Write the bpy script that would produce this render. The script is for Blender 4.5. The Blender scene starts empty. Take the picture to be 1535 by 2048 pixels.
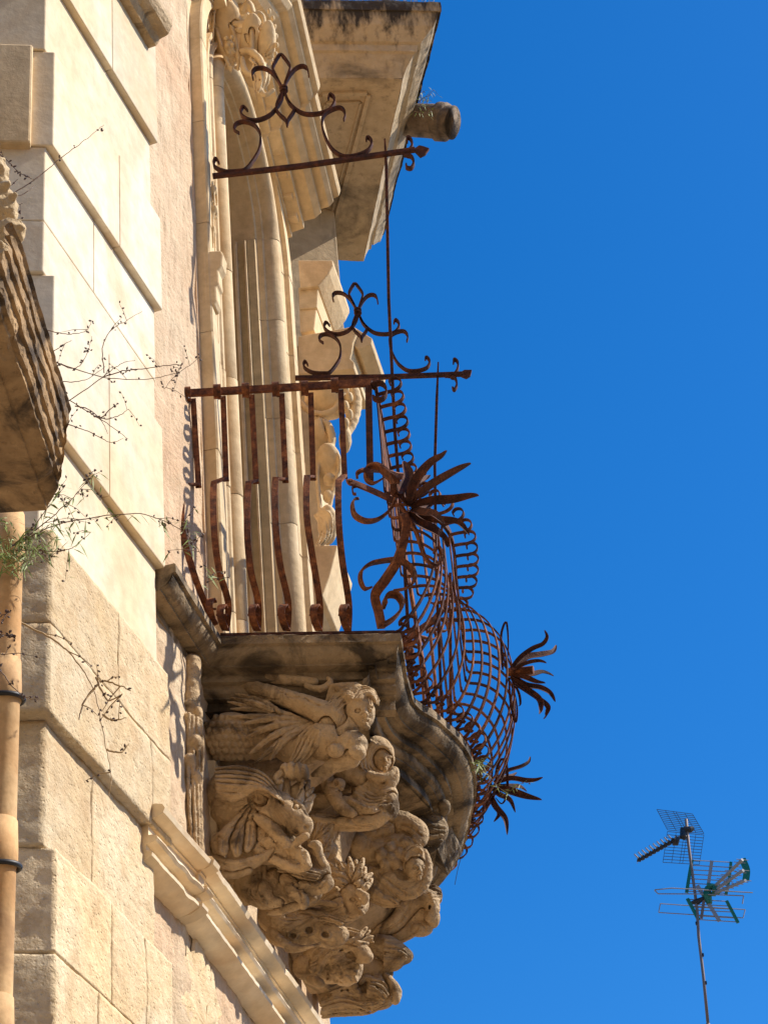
import bpy, bmesh, math, random
import numpy as np
from mathutils import Vector, Matrix, noise
random.seed(7); np.random.seed(7)
SC = bpy.context.scene
COL = SC.collection

# ------------------------------------------------------------------ camera
F_PX = 4817.0; PITCH = math.radians(37); ROLL = math.radians(5.2)
CP = Vector((0, 0, 1.6))
_R = Vector((1, 0, 0)); _U = Vector((0, -math.sin(PITCH), math.cos(PITCH))); _F = Vector((0, math.cos(PITCH), math.sin(PITCH)))
_cr = math.cos(ROLL); _sr = math.sin(ROLL)
cam_d = bpy.data.cameras.new('camera'); cam = bpy.data.objects.new('camera', cam_d); COL.objects.link(cam)
camR = _R * _cr - _U * _sr; camU = _R * _sr + _U * _cr
cam.matrix_world = Matrix(((camR.x, camU.x, -_F.x, CP.x), (camR.y, camU.y, -_F.y, CP.y), (camR.z, camU.z, -_F.z, CP.z), (0, 0, 0, 1)))
cam_d.sensor_fit = 'HORIZONTAL'; cam_d.sensor_width = 36; cam_d.lens = 36 * F_PX / 1535
cam_d.clip_start = 0.05; cam_d.clip_end = 5000
SC.camera = cam

# ------------------------------------------------------------------ light
SUN = Vector((0.735, 0.085, 0.67)).normalized()
sun_d = bpy.data.lights.new('sun', 'SUN'); sun_d.energy = 5.0; sun_d.angle = math.radians(0.5); sun_d.color = (1.0, 0.93, 0.82)
sun = bpy.data.objects.new('sun', sun_d); COL.objects.link(sun)
sun.rotation_euler = SUN.to_track_quat('Z', 'Y').to_euler(); sun.location = (20, 0, 30)
world = bpy.data.worlds.new('World'); SC.world = world; world.use_nodes = True
nt = world.node_tree; nt.nodes.clear()
sky = nt.nodes.new('ShaderNodeTexSky'); sky.sky_type = 'NISHITA'; sky.sun_disc = False
sky.sun_elevation = math.asin(SUN.z); sky.sun_rotation = math.atan2(SUN.x, SUN.y)
sky.air_density = 1.0; sky.dust_density = 0.5; sky.ozone_density = 4.0
bg = nt.nodes.new('ShaderNodeBackground'); bg.inputs['Strength'].default_value = 0.15
hs = nt.nodes.new('ShaderNodeHueSaturation'); hs.inputs['Saturation'].default_value = 1.38; hs.inputs['Hue'].default_value = 0.5
wo = nt.nodes.new('ShaderNodeOutputWorld')
nt.links.new(sky.outputs[0], hs.inputs['Color']); tint = nt.nodes.new('ShaderNodeMix'); tint.data_type = 'RGBA'; tint.blend_type = 'MULTIPLY'; tint.inputs[0].default_value = 1; tint.inputs[7].default_value = (.92, .98, 1.10, 1); nt.links.new(hs.outputs[0], tint.inputs[6]); nt.links.new(tint.outputs[2], bg.inputs[0]); nt.links.new(bg.outputs[0], wo.inputs[0])
SC.view_settings.view_transform = 'Standard'; SC.view_settings.look = 'None'; SC.view_settings.exposure = 0.2; SC.view_settings.gamma = 1.0
SC.view_settings.use_curve_mapping = False
SC.cycles.use_denoising = True

# ------------------------------------------------------------------ geometry of the view: photo pixel -> point in the place
def ray(u, v):
    x = u - 767.5; y = v - 1024
    a = x * _cr - y * _sr; b = x * _sr + y * _cr
    return (_R * a - _U * b + _F * F_PX).normalized()
def atz(u, v, z):
    d = ray(u, v); return CP + d * ((z - CP.z) / d.z)
def aty(u, v, y):
    d = ray(u, v); return CP + d * ((y - CP.y) / d.y)
def atd(u, v, dist): return CP + ray(u, v) * dist
class Wall:            # a vertical plane: t runs along it away from the viewer, o out of it
    def __init__(s, ox, oy, az):
        s.o = Vector((ox, oy, 0)); a = math.radians(az)
        s.T = Vector((math.sin(a), math.cos(a), 0)); s.N = Vector((math.cos(a), -math.sin(a), 0))
    def px(s, u, v, off=0.0):
        d = ray(u, v); p = CP + d * ((s.o + s.N * off - CP).dot(s.N) / d.dot(s.N)); return ((p - s.o).dot(s.T), p.z)
    def P(s, t, off, z): q = s.o + s.T * t + s.N * off; return Vector((q.x, q.y, z))

# ------------------------------------------------------------------ objects
def link(name, me, mat=None, parent=None, label=None, smooth=False):
    o = bpy.data.objects.new(name, me); COL.objects.link(o)
    if mat: me.materials.append(mat)
    if parent: o.parent = parent
    if label: o['label'] = label
    if smooth:
        for p in me.polygons: p.use_smooth = True
    return o
def thing(name, label, cat, loc=(0, 0, 0), group=None):
    o = bpy.data.objects.new(name, None); COL.objects.link(o); o.location = loc; o.empty_display_size = .1
    o['label'] = label; o['category'] = cat
    if group: o['group'] = group
    return o
def tag(o, label, cat, group=None):
    o['label'] = label; o['category'] = cat
    if group: o['group'] = group
    return o
_fix = []
def under(o, parent):           # parent keeping world coordinates of the mesh
    o.parent = parent; o.matrix_parent_inverse = Matrix.Translation(parent.location).inverted(); return o

class MB:
    def __init__(s): s.v = []; s.f = []
    def add(s, vs, fs):
        b = len(s.v); s.v += [tuple(p) for p in vs]; s.f += [tuple(i + b for i in f) for f in fs]
    def prism(s, poly, z0, z1, slope=None):      # plan polygon between two heights
        n = len(poly)
        s.add([(p[0], p[1], z0) for p in poly] + [(p[0], p[1], z1) for p in poly],
              [tuple(range(n))[::-1], tuple(range(n, 2 * n))] + [(i, (i + 1) % n, n + (i + 1) % n, n + i) for i in range(n)])
    def box8(s, c, ax, ay, az):
        c = Vector(c); vs = [c + ax * i + ay * j + az * k for k in (-1, 1) for j in (-1, 1) for i in (-1, 1)]
        s.add(vs, [(0, 2, 3, 1), (4, 5, 7, 6), (0, 1, 5, 4), (2, 6, 7, 3), (0, 4, 6, 2), (1, 3, 7, 5)])
    def strip(s, pts, W, w, t, taper=None):      # flat iron bar along pts; W: direction of its width (vector or list)
        pts = [Vector(p) for p in pts]; n = len(pts); vs = []
        for i, p in enumerate(pts):
            d = (pts[min(i + 1, n - 1)] - pts[max(i - 1, 0)])
            if d.length < 1e-9: d = Vector((0, 0, 1))
            d.normalize(); Wi = (W[i] if isinstance(W, list) else W)
            a = (Wi - d * Wi.dot(d)); a = a.normalized() if a.length > 1e-6 else d.orthogonal().normalized()
            b = d.cross(a).normalized(); k = taper(i / (n - 1)) if taper else 1.0
            for sx, sy in ((-1, -1), (1, -1), (1, 1), (-1, 1)): vs.append(p + a * (sx * w / 2 * k) + b * (sy * t / 2 * max(k, .5)))
        fs = [(0, 1, 2, 3), tuple(range(4 * n - 4, 4 * n))[::-1]]
        for i in range(n - 1):
            for j in range(4):
                a, b = 4 * i + j, 4 * i + (j + 1) % 4; fs.append((a, a + 4, b + 4, b))
        s.add(vs, fs)
    def tube(s, pts, r, seg=8, cap=True):
        pts = [Vector(p) for p in pts]; n = len(pts); vs = []; prev = None
        for i, p in enumerate(pts):
            d = (pts[min(i + 1, n - 1)] - pts[max(i - 1, 0)]).normalized()
            a = d.orthogonal().normalized() if prev is None else (prev - d * prev.dot(d)).normalized()
            prev = a; b = d.cross(a); rr = r[i] if isinstance(r, (list, tuple)) else r
            for k in range(seg):
                th = 2 * math.pi * k / seg; vs.append(p + (a * math.cos(th) + b * math.sin(th)) * rr)
        fs = []
        for i in range(n - 1):
            for k in range(seg):
                a = i * seg + k; b = i * seg + (k + 1) % seg; fs.append((a, b, b + seg, a + seg))
        if cap: fs += [tuple(range(seg))[::-1], tuple(range((n - 1) * seg, n * seg))]
        s.add(vs, fs)
    def grid(s, rows, closed=False):
        m = len(rows[0]); vs = [p for r in rows for p in r]; fs = []
        for i in range(len(rows) - 1):
            for j in range(m if closed else m - 1):
                a = i * m + j; b = i * m + (j + 1) % m; fs.append((a, b, b + m, a + m))
        s.add(vs, fs)
    def build(s, name, mat, parent=None, label=None, smooth=False, bevel=0, seg=2):
        me = bpy.data.meshes.new(name); me.from_pydata(s.v, [], s.f); me.update()
        bm = bmesh.new(); bm.from_mesh(me); bmesh.ops.recalc_face_normals(bm, faces=bm.faces); bm.to_mesh(me); bm.free()
        o = link(name, me, mat, None, label, smooth)
        if parent: under(o, parent)
        if bevel:
            m = o.modifiers.new('bevel', 'BEVEL'); m.width = bevel; m.segments = seg; m.limit_method = 'ANGLE'; m.angle_limit = math.radians(35)
        return o
def catmull(pts, k=6):
    pts = [Vector(p) for p in pts]; out = []; n = len(pts)
    for i in range(n - 1):
        p0 = pts[max(i - 1, 0)]; p1 = pts[i]; p2 = pts[i + 1]; p3 = pts[min(i + 2, n - 1)]
        for j in range(k):
            t = j / k; out.append(0.5 * ((2 * p1) + (p2 - p0) * t + (2 * p0 - 5 * p1 + 4 * p2 - p3) * t * t + (3 * p1 - p0 - 3 * p2 + p3) * t ** 3))
    out.append(pts[-1]); return out
def sharp(o, deg):
    for p in o.data.polygons: p.use_smooth = True
    o.data.set_sharp_from_angle(angle=math.radians(deg))
def nz(p, sc, seed=0.0): return noise.noise(Vector((p[0] * sc + seed, p[1] * sc + seed * 1.7, p[2] * sc - seed)))
def erode(o, cuts, amp, scale, fine=.4):
    """subdivide evenly-ish and wear the surface with noise: real relief"""
    me = o.data; bm = bmesh.new(); bm.from_mesh(me)
    for it in range(cuts):
        ed = [e for e in bm.edges if e.calc_length() > 0.018]
        if not ed: break
        bmesh.ops.subdivide_edges(bm, edges=ed, cuts=1, use_grid_fill=True)
    bmesh.ops.triangulate(bm, faces=[f for f in bm.faces if len(f.verts) > 4])
    bm.normal_update()
    for v in bm.verts:
        d = nz(v.co, scale) * amp + nz(v.co, scale * 3.7, 5) * amp * fine + nz(v.co, scale * 9, 9) * amp * fine * .5
        v.co += v.normal * d
    bm.to_mesh(me); bm.free()

# ------------------------------------------------------------------ materials
def mat_stone(name, base, var, stain=None, stain_amt=0.0, stain_scale=3.0, rough=.85, bump=.3, bscale=40, pits=0.0, streak=0.0, joints=None, vscale=2.0, stain_lo=.52, crust=None):
    m = bpy.data.materials.new(name); m.use_nodes = True; t = m.node_tree; N = t.nodes; L = t.links
    b = N['Principled BSDF']; b.inputs['Roughness'].default_value = rough
    try: b.inputs['Specular IOR Level'].default_value = .25
    except KeyError: pass
    tc = N.new('ShaderNodeTexCoord'); geo = N.new('ShaderNodeNewGeometry')
    def noi(sc, det=6, vec=None, dist=0.0):
        n = N.new('ShaderNodeTexNoise'); n.inputs['Scale'].default_value = sc; n.inputs['Detail'].default_value = det; n.inputs['Roughness'].default_value = .62
        n.inputs['Distortion'].default_value = dist; L.new(vec or geo.outputs['Position'], n.inputs['Vector']); return n
    def ramp(src, a, bb, c0=(0, 0, 0, 1), c1=(1, 1, 1, 1)):
        r = N.new('ShaderNodeValToRGB'); r.color_ramp.elements[0].position = a; r.color_ramp.elements[1].position = bb
        r.color_ramp.elements[0].color = c0; r.color_ramp.elements[1].color = c1; L.new(src, r.inputs[0]); return r
    def mix(fac, A, B, mode='MIX'):
        x = N.new('ShaderNodeMix'); x.data_type = 'RGBA'; x.blend_type = mode
        if isinstance(fac, float): x.inputs[0].default_value = fac
        else: L.new(fac, x.inputs[0])
        for s_, i in ((A, 6), (B, 7)):
            if isinstance(s_, tuple): x.inputs[i].default_value = (*s_[:3], 1)
            else: L.new(s_, x.inputs[i])
        return x.outputs[2]
    n1 = noi(vscale, 8, dist=.4); c = mix(ramp(n1.outputs[0], .35, .65).outputs[0], base, var)
    oi = N.new('ShaderNodeObjectInfo'); mr = N.new('ShaderNodeMapRange'); mr.inputs[3].default_value = .86; mr.inputs[4].default_value = 1.08; L.new(oi.outputs['Random'], mr.inputs[0]); c = mix(1.0, c, mr.outputs[0], 'MULTIPLY')
    n2 = noi(vscale * 9, 6); c = mix(ramp(n2.outputs[0], .3, .75, (.80, .79, .77, 1), (1.1, 1.1, 1.1, 1)).outputs[0], c, c) if False else mix(1.0, c, ramp(n2.outputs[0], .3, .72, (.82, .80, .77, 1), (1.08, 1.08, 1.08, 1)).outputs[0], 'MULTIPLY')
    if streak:
        mp = N.new('ShaderNodeMapping'); mp.inputs['Scale'].default_value = (9, 9, .9); L.new(geo.outputs['Position'], mp.inputs['Vector'])
        ns = noi(3.2, 6, mp.outputs[0]); c = mix(ramp(ns.outputs[0], .55, .75, (0, 0, 0, 1), (streak, streak, streak, 1)).outputs[0], c, tuple(x * .45 for x in base))
    if stain:
        n3 = noi(stain_scale, 9, dist=.8); c = mix(ramp(n3.outputs[0], stain_lo, stain_lo + .14, (0, 0, 0, 1), (stain_amt,) * 3 + (1,)).outputs[0], c, stain)
    if crust:       # black lichen crust along the top lip, with drips below it
        sx = N.new('ShaderNodeSeparateXYZ'); L.new(geo.outputs['Position'], sx.inputs[0]); mp2 = N.new('ShaderNodeMapping'); mp2.inputs['Scale'].default_value = (14, 14, 2.0); L.new(geo.outputs['Position'], mp2.inputs['Vector'])
        nn = noi(1.3, 6, mp2.outputs[0]); m1 = N.new('ShaderNodeMapRange'); m1.inputs[1].default_value = crust[0]; m1.inputs[2].default_value = crust[1]; m1.inputs[3].default_value = 0; m1.inputs[4].default_value = .42; L.new(sx.outputs[2], m1.inputs[0])
        ad = N.new('ShaderNodeMath'); L.new(m1.outputs[0], ad.inputs[0]); L.new(nn.outputs[0], ad.inputs[1]); c = mix(ramp(ad.outputs[0], .66, .86).outputs[0], c, (.055, .042, .03))
    h = noi(bscale, 8).outputs[0]
    if pits:
        vo = N.new('ShaderNodeTexVoronoi'); vo.inputs['Scale'].default_value = bscale * 1.1; L.new(geo.outputs['Position'], vo.inputs['Vector'])
        pr = ramp(vo.outputs['Distance'], .05, .3); mm = N.new('ShaderNodeMath'); mm.operation = 'MULTIPLY_ADD'; L.new(pr.outputs[0], mm.inputs[0]); mm.inputs[1].default_value = pits; L.new(h, mm.inputs[2]); h = mm.outputs[0]
    bp = N.new('ShaderNodeBump'); bp.inputs['Strength'].default_value = bump; bp.inputs['Distance'].default_value = .01; L.new(h, bp.inputs['Height'])
    L.new(bp.outputs[0], b.inputs['Normal']); L.new(c, b.inputs['Base Color']); return m
M = {}
M['smooth'] = mat_stone('smooth_limestone', (.83, .655, .42), (.88, .78, .61), stain=(.68, .46, .25), stain_amt=.55, stain_scale=1.8, bump=.2, bscale=30, vscale=1.6, streak=.12)
M['rough'] = mat_stone('rough_limestone', (.79, .575, .32), (.84, .68, .45), stain=(.50, .32, .16), stain_amt=.5, stain_scale=7, bump=.8, bscale=55, pits=.35, vscale=3.5, streak=.25)
M['stucco'] = mat_stone('pink_stucco', (.78, .52, .32), (.86, .68, .46), stain=(.62, .46, .28), stain_amt=.7, stain_scale=2.6, bump=1.0, bscale=50, pits=.2, streak=.55, vscale=1.7)
M['portal'] = mat_stone('portal_limestone', (.78, .565, .315), (.84, .65, .40), stain=(.52, .36, .19), stain_amt=.5, stain_scale=5, bump=.3, bscale=40, streak=.25)
M['reveal'] = mat_stone('reveal_limestone', (.74, .56, .32), (.62, .48, .28), stain=(.36, .29, .18), stain_amt=.6, stain_scale=4, bump=.3, bscale=40, streak=.6)
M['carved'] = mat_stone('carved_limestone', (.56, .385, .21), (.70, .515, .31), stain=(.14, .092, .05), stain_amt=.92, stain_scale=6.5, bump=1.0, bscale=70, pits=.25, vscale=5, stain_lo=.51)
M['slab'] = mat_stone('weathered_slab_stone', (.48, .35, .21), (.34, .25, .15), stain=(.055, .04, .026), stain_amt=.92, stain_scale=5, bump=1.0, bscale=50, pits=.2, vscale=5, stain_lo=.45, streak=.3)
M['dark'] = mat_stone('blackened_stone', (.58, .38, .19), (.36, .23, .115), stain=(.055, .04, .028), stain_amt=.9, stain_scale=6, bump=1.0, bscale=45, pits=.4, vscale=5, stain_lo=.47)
M['cornice'] = mat_stone('cornice_limestone', (.55, .40, .23), (.60, .46, .29), stain=(.09, .07, .045), stain_amt=.92, stain_scale=1.9, bump=.4, bscale=30, streak=.85, vscale=2, stain_lo=.55, crust=(10.75, 11.03))
M['spout'] = mat_stone('mossy_terracotta', (.30, .22, .15), (.18, .13, .09), stain=(.05, .042, .03), stain_amt=.85, stain_scale=9, bump=.7, bscale=60, vscale=6)
M['terra'] = mat_stone('terracotta', (.74, .42, .18), (.80, .54, .28), stain=(.42, .24, .12), stain_amt=.6, stain_scale=7, bump=.2, bscale=30, vscale=5, streak=.3)
def mat_rust(name, c0, c1, c2, metal=.25, sc=30):
    m = bpy.data.materials.new(name); m.use_nodes = True; t = m.node_tree; N = t.nodes; L = t.links; b = N['Principled BSDF']
    geo = N.new('ShaderNodeNewGeometry')
    n = N.new('ShaderNodeTexNoise'); n.inputs['Scale'].default_value = sc; n.inputs['Detail'].default_value = 8; n.inputs['Roughness'].default_value = .7; L.new(geo.outputs['Position'], n.inputs['Vector'])
    r = N.new('ShaderNodeValToRGB'); e = r.color_ramp.elements; e[0].position = .35; e[0].color = (*c0, 1); e[1].position = .68; e[1].color = (*c2, 1); x = e.new(.52); x.color = (*c1, 1)
    L.new(n.outputs[0], r.inputs[0]); L.new(r.outputs[0], b.inputs['Base Color']); b.inputs['Roughness'].default_value = .8; b.inputs['Metallic'].default_value = metal
    n2 = N.new('ShaderNodeTexNoise'); n2.inputs['Scale'].default_value = 140; L.new(geo.outputs['Position'], n2.inputs['Vector'])
    bp = N.new('ShaderNodeBump'); bp.inputs['Strength'].default_value = .5; bp.inputs['Distance'].default_value = .003; L.new(n2.outputs[0], bp.inputs['Height']); L.new(bp.outputs[0], b.inputs['Normal'])
    return m
M['rust'] = mat_rust('rusty_iron', (.045, .014, .007), (.18, .058, .020), (.40, .145, .045))
M['rust_dark'] = mat_rust('dark_rusty_iron', (.03, .010, .006), (.085, .026, .012), (.19, .058, .021))
def mat_plain(name, col, rough=.6, metal=0.0, spec=.3):
    m = bpy.data.materials.new(name); m.use_nodes = True; b = m.node_tree.nodes['Principled BSDF']
    N = m.node_tree.nodes; L = m.node_tree.links; n = N.new('ShaderNodeTexNoise'); n.inputs['Scale'].default_value = 25; r = N.new('ShaderNodeMix'); r.data_type = 'RGBA'
    r.inputs[6].default_value = (*[c * .75 for c in col], 1); r.inputs[7].default_value = (*[min(1, c * 1.2) for c in col], 1); L.new(n.outputs[0], r.inputs[0]); L.new(r.outputs[2], b.inputs['Base Color'])
    b.inputs['Roughness'].default_value = rough; b.inputs['Metallic'].default_value = metal; return m
M['twig'] = mat_plain('dry_twig', (.24, .14, .08)); M['straw'] = mat_plain('dry_straw', (.50, .33, .15)); M['leaf'] = mat_plain('green_leaf', (.24, .30, .05)); M['seed'] = mat_plain('dry_seed', (.10, .055, .035))
M['alu'] = mat_plain('dull_aluminium', (.34, .32, .31), .7, .3); M['black'] = mat_plain('black_plastic', (.02, .02, .022), .5); M['green'] = mat_plain('green_plastic', (.01, .16, .09), .45)
M['mesh'] = mat_plain('galvanised_wire', (.10, .16, .22), .5, .3); M['mast'] = mat_plain('brown_mast', (.22, .16, .13), .6, .2)
M['ground'] = mat_stone('street_paving', (.36, .28, .19), (.30, .235, .16), bump=.4, bscale=8, vscale=.5)

# ------------------------------------------------------------------ ground
g = MB(); g.add([(-400, -400, 0), (400, -400, 0), (400, 400, 0), (-400, 400, 0)], [(0, 1, 2, 3)])
gd = g.build('ground', M['ground']); gd['kind'] = 'structure'
# ================================================================== PALACE FACADE
W = Wall(-.717, 6.222, 16.5)
Pw = Wall(-.61, 6.583, 9)
facade = thing('palace_facade', 'sunlit limestone and pink stucco palace wall with rusticated corner pilaster, receding steeply', 'building', (-.95, 5.2, 0))
# direction of the shaded return of the corner pilaster
_k = atz(95, 287, 7.1); _l = atz(0, 285, 7.1); RET = (_l - _k).normalized()
def wpoly(t0, t1, off, back=-.3, ret=0.0):
    """plan of a pilaster course: far end at t1, left corner at t0 with a return"""
    K = W.P(t0, off, 0); A = W.P(t1, off, 0); B = W.P(t1, back, 0); C_ = K + RET * (.9 if ret == 0 else ret)
    return [tuple(K.xy), tuple(A.xy), tuple(B.xy), tuple((C_ + W.N * -.25).xy), tuple(C_.xy)]
def course(t0, t1, z0, z1, off, mat, cuts=(), bev=.004, gap=.0015, wear=None, name='stone_block', ret=0):
    ts = [t0] + list(cuts) + [t1]
    for i in range(len(ts) - 1):
        a = ts[i] + (gap if i else 0); b = ts[i + 1] - (gap if i < len(ts) - 2 else 0)
        m = MB()
        if i == 0: m.prism(wpoly(a, b, off, -.12, ret), z0 + gap, z1 - gap)
        else:
            q = [W.P(a, off, 0), W.P(b, off, 0), W.P(b, -.12, 0), W.P(a, -.12, 0)]; m.prism([tuple(x.xy) for x in q], z0 + gap, z1 - gap)
        o = m.build(name, mat, facade, bevel=0 if wear else bev)
        if wear:
            erode(o, 6, wear, 7, .45)
            for p in o.data.polygons: p.use_smooth = True
        yield o
def do(g): return list(g)
# core of the pilaster (recessed smooth courses) and proud courses
do(course(-1.0, -.135, 7.92, 12.5, .07, M['smooth'], (-.52,)))
do(course(-.99, -.150, 7.553, 7.92, .045, M['smooth']))
do(course(-.97, -.127, 7.12, 7.553, .07, M['smooth'], (-.47,)))
do(course(-.975, -.140, 6.80, 7.12, .045, M['smooth'], (-.62,)))
do(course(-.975, -.150, 6.588, 6.80, .045, M['smooth']))
do(course(-.95, -.150, 6.02, 6.588, .07, M['smooth'], (-.56,)))
do(course(-.975, -.172, 5.624, 6.02, .045, M['smooth']))
do(course(-.955, -.160, 5.315, 5.624, .075, M['rough'], (-.52,), wear=.006))
do(course(-.955, -.165, 5.03, 5.315, .075, M['rough'], (-.30,), wear=.006))
do(course(-.925, -.235, 4.655, 5.03, .048, M['rough'], (-.64,), wear=.006))
do(course(-.905, -.18, 4.36, 4.655, .076, M['rough'], (-.58, -.36), wear=.006))
do(course(-.905, -.18, 4.05, 4.36, .076, M['rough'], (-.66, -.42), wear=.006))
do(course(-.905, -.18, 3.6, 4.05, .076, M['rough'], (-.5,), wear=.006))
do(course(-.905, -.18, .0, 3.6, .076, M['rough']))
# proud panels on the shaded return
def retblock(u0, u1, v0, v1, zref_uv, proud, name='return_block', mat='portal'):
    z1 = None
    K = W.P(-.97, .06, 0)
    dz = atz
    # return plane through K along RET; normal toward viewer
    n = Vector((RET.y, -RET.x, 0)); n = n if n.dot(Vector((0, -1, 0))) > 0 else -n
    def pl(u, v, o):
        d = ray(u, v); b = K + n * o; return CP + d * ((b - CP).dot(n) / d.dot(n))
    A = pl(u0, v0, proud); B = pl(u1, v0, proud); C_ = pl(u1, v1, proud)
    m = MB(); q = [A, B, B - n * (proud + .1), A - n * (proud + .1)]; m.prism([(p.x, p.y) for p in q], C_.z, A.z); return m.build(name, M[mat], facade, bevel=.008)
retblock(-60, 66, 84, 284, None, .03); retblock(-60, 60, -260, -20, None, .03)
# stucco wall upper and lower (the lower one runs on under the balcony)
m = MB(); q = [W.P(-.4, 0, 0), W.P(.372, 0, 0), W.P(.372, -.5, 0), W.P(-.4, -.5, 0)]; m.prism([tuple(x.xy) for x in q], 5.99, 12.5)
st = m.build('stucco_panel', M['stucco'], facade); erode(st, 6, .009, 9, .6)
def bend(t): return -max(0, t - .06) * .080
m = MB(); q = [W.P(-.4, 0, 0), W.P(.06, 0, 0), W.P(1.72, bend(1.72), 0), W.P(1.72, -.5, 0), W.P(-.4, -.5, 0)]; m.prism([tuple(x.xy) for x in q], 3.6, 5.99)
st = m.build('stucco_panel', M['stucco'], facade); erode(st, 6, .009, 9, .6)
m = MB(); n_ = 60; rng = random.Random(3); Q_ = [W.P(.12 + .17 * math.cos(a) * rng.uniform(.75, 1.15) + .1, bend(.2) + .004, 4.62 + .30 * math.sin(a) * rng.uniform(.8, 1.15)) for a in np.linspace(0, 2 * math.pi, n_, endpoint=False)]
cN = sum(Q_, Vector()) / n_; rings = [[cN.lerp(p, k) + W.N * (.012 * (1 - k) + nz(p * k, 22) * .012) for p in Q_] for k in (.12, .3, .45, .6, .72, .84, .92, 1.0)]; m.grid(rings, True); m.add(rings[0], [tuple(range(n_))])
po = m.build('bare_stone_patch', M['rough'], facade, 'rough bare stone where the plaster has fallen'); sharp(po, 50)
m = MB(); m.prism([tuple(x.xy) for x in q], 0, 3.6); m.build('stucco_panel', M['stucco'], facade)
# wall behind and beside the door
m = MB(); q = [Pw.P(-.02, 0, 0), Pw.P(.02, 0, 0), Pw.P(.02, -.5, 0), Pw.P(-.02, -.5, 0)]
for t0, t1, z0, z1 in ((-.02, .14, 5.99, 12.5), (1.4, 1.75, 5.99, 12.5), (.14, 1.4, 9.5, 12.5)):
    m.prism([tuple(Pw.P(t, o, 0).xy) for t, o in ((t0, 0), (t1, 0), (t1, -.5), (t0, -.5))], z0, z1)
wl = m.build('stucco_panel', M['stucco'], facade)
m = MB(); m.prism([tuple(Pw.P(t, o, 0).xy) for t, o in ((.1, -.42), (1.5, -.42), (1.5, -.5), (.1, -.5))], 5.9, 9.6)
m.build('door_leaf', M['mast'], facade, 'brown wooden leaf deep in the doorway')
# top window sill piece, upper left
t_, z_ = W.px(322, 88, .12)
m = MB(); prof = [(.04, .0), (.10, .0), (.115, .03), (.15, .045), (.165, .08), (.165, .115), (.04, .125)]
rows = [[W.P(t, o, z_ + dz) for o, dz in prof] for t in np.linspace(t_ - 1.0, t_, 30)]
m.grid(rows); m.add(rows[-1], [tuple(range(len(prof)))]); m.add(rows[0], [tuple(range(len(prof)))[::-1]])
o = m.build('window_sill', M['carved'], facade, 'worn moulded sill at the top edge'); erode(o, 2, .006, 20)
# string course under the balcony
prof = [(.0, .03), (.05, .03), (.07, .02), (.095, .02), (.118, .008), (.128, -.015), (.122, -.04), (.10, -.056), (.078, -.058), (.078, -.072), (.07, -.075), (.07, -.15),
        (.082, -.153), (.098, -.163), (.102, -.178), (.094, -.192), (.075, -.198), (.062, -.20), (.062, -.235), (.072, -.24), (.082, -.252), (.080, -.27), (.062, -.285), (.04, -.30), (.0, -.31)]
def strcourse(t0, t1, ex, name='string_course'):
    m = MB(); rows = [[W.P(t, o_ * .9 + bend(t) + (ex if o_ > .01 else 0), 5.085 + dz * .56) for o_, dz in prof] for t in np.arange(t0, t1 + .004, .012)]
    m.grid(rows); m.add(rows[0], [tuple(range(len(prof)))]); m.add(rows[-1], [tuple(range(len(prof)))]); o = m.build(name, M['smooth'], facade)
    for v in o.data.vertices:
        c = v.co; j = (noise.cell(Vector((math.floor((c.y - 5) * 3.1), 1, 2))) - .5) * .004; ch = max(0, nz(c, 16, 7) - .3) * .010; v.co += Vector((nz(c, 50) * .0016 + j - ch, 0, nz(c, 60, 3) * .0014 - ch * .6))
    sharp(o, 28)
    return o
strcourse(-.30, 1.3, 0)
strcourse(.04, .085, .010, 'string_course_break')
# ------------------------------------------------------------------ door surround
surround = thing('door_surround', 'tall arched balcony doorway of stacked limestone mouldings with carved shell crest and raking cornice', 'door surround', tuple(Pw.P(.77, 0, 5.98)))
JP = [(0, -.40), (0, -.035), (.012, -.03), (.014, -.005), (.022, .0)] + [(.054 - .032 * math.cos(a), .018 + .046 * math.sin(a)) for a in np.linspace(.15, math.pi - .15, 11)] + \
     [(.088, .0), (.10, .0), (.102, .022)] + [(.12 - .016 * math.cos(a), .022 + .014 * math.sin(a)) for a in np.linspace(.2, math.pi - .2, 5)] + [(.138, .02), (.141, -.002), (.155, -.002), (.157, .03), (.178, .03), (.182, .005), (.24, .005), (.245, .025), (.27, .03), (.275, .052), (.345, .052), (.35, .045), (.35, -.05)]
TC = .77; RI = .42; ZS = 9.03
def jamb(sign, name):
    zs = [5.98] + list(np.arange(6.35, 9.0, .55)) + [ZS]
    for i in range(len(zs) - 1):
        m = MB(); j = random.uniform(-.0015, .0015)
        rows = [[Pw.P(TC + sign * (RI + s_ - .42 + .42), o_ + j, z) for s_, o_ in JP] for z in (zs[i] + .001, zs[i] + .004, zs[i + 1] - .004, zs[i + 1] - .001)]
        rows[0] = [p - Pw.N * .002 for p in rows[0]]; rows[3] = [p - Pw.N * .002 for p in rows[3]]
        m.grid(rows); o = m.build(name, M['portal'], surround); sharp(o, 32)
jamb(-1, 'jamb_moulding'); jamb(1, 'jamb_moulding')
m = MB(); rows = []
for a in np.linspace(0, math.pi, 49):
    rows.append([Pw.P(TC + math.cos(a) * (RI + s_), o_, ZS + math.sin(a) * (RI + s_) * 1.0) for s_, o_ in JP])
m.grid(rows); sharp(m.build('archivolt', M['portal'], surround), 32)
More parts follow.
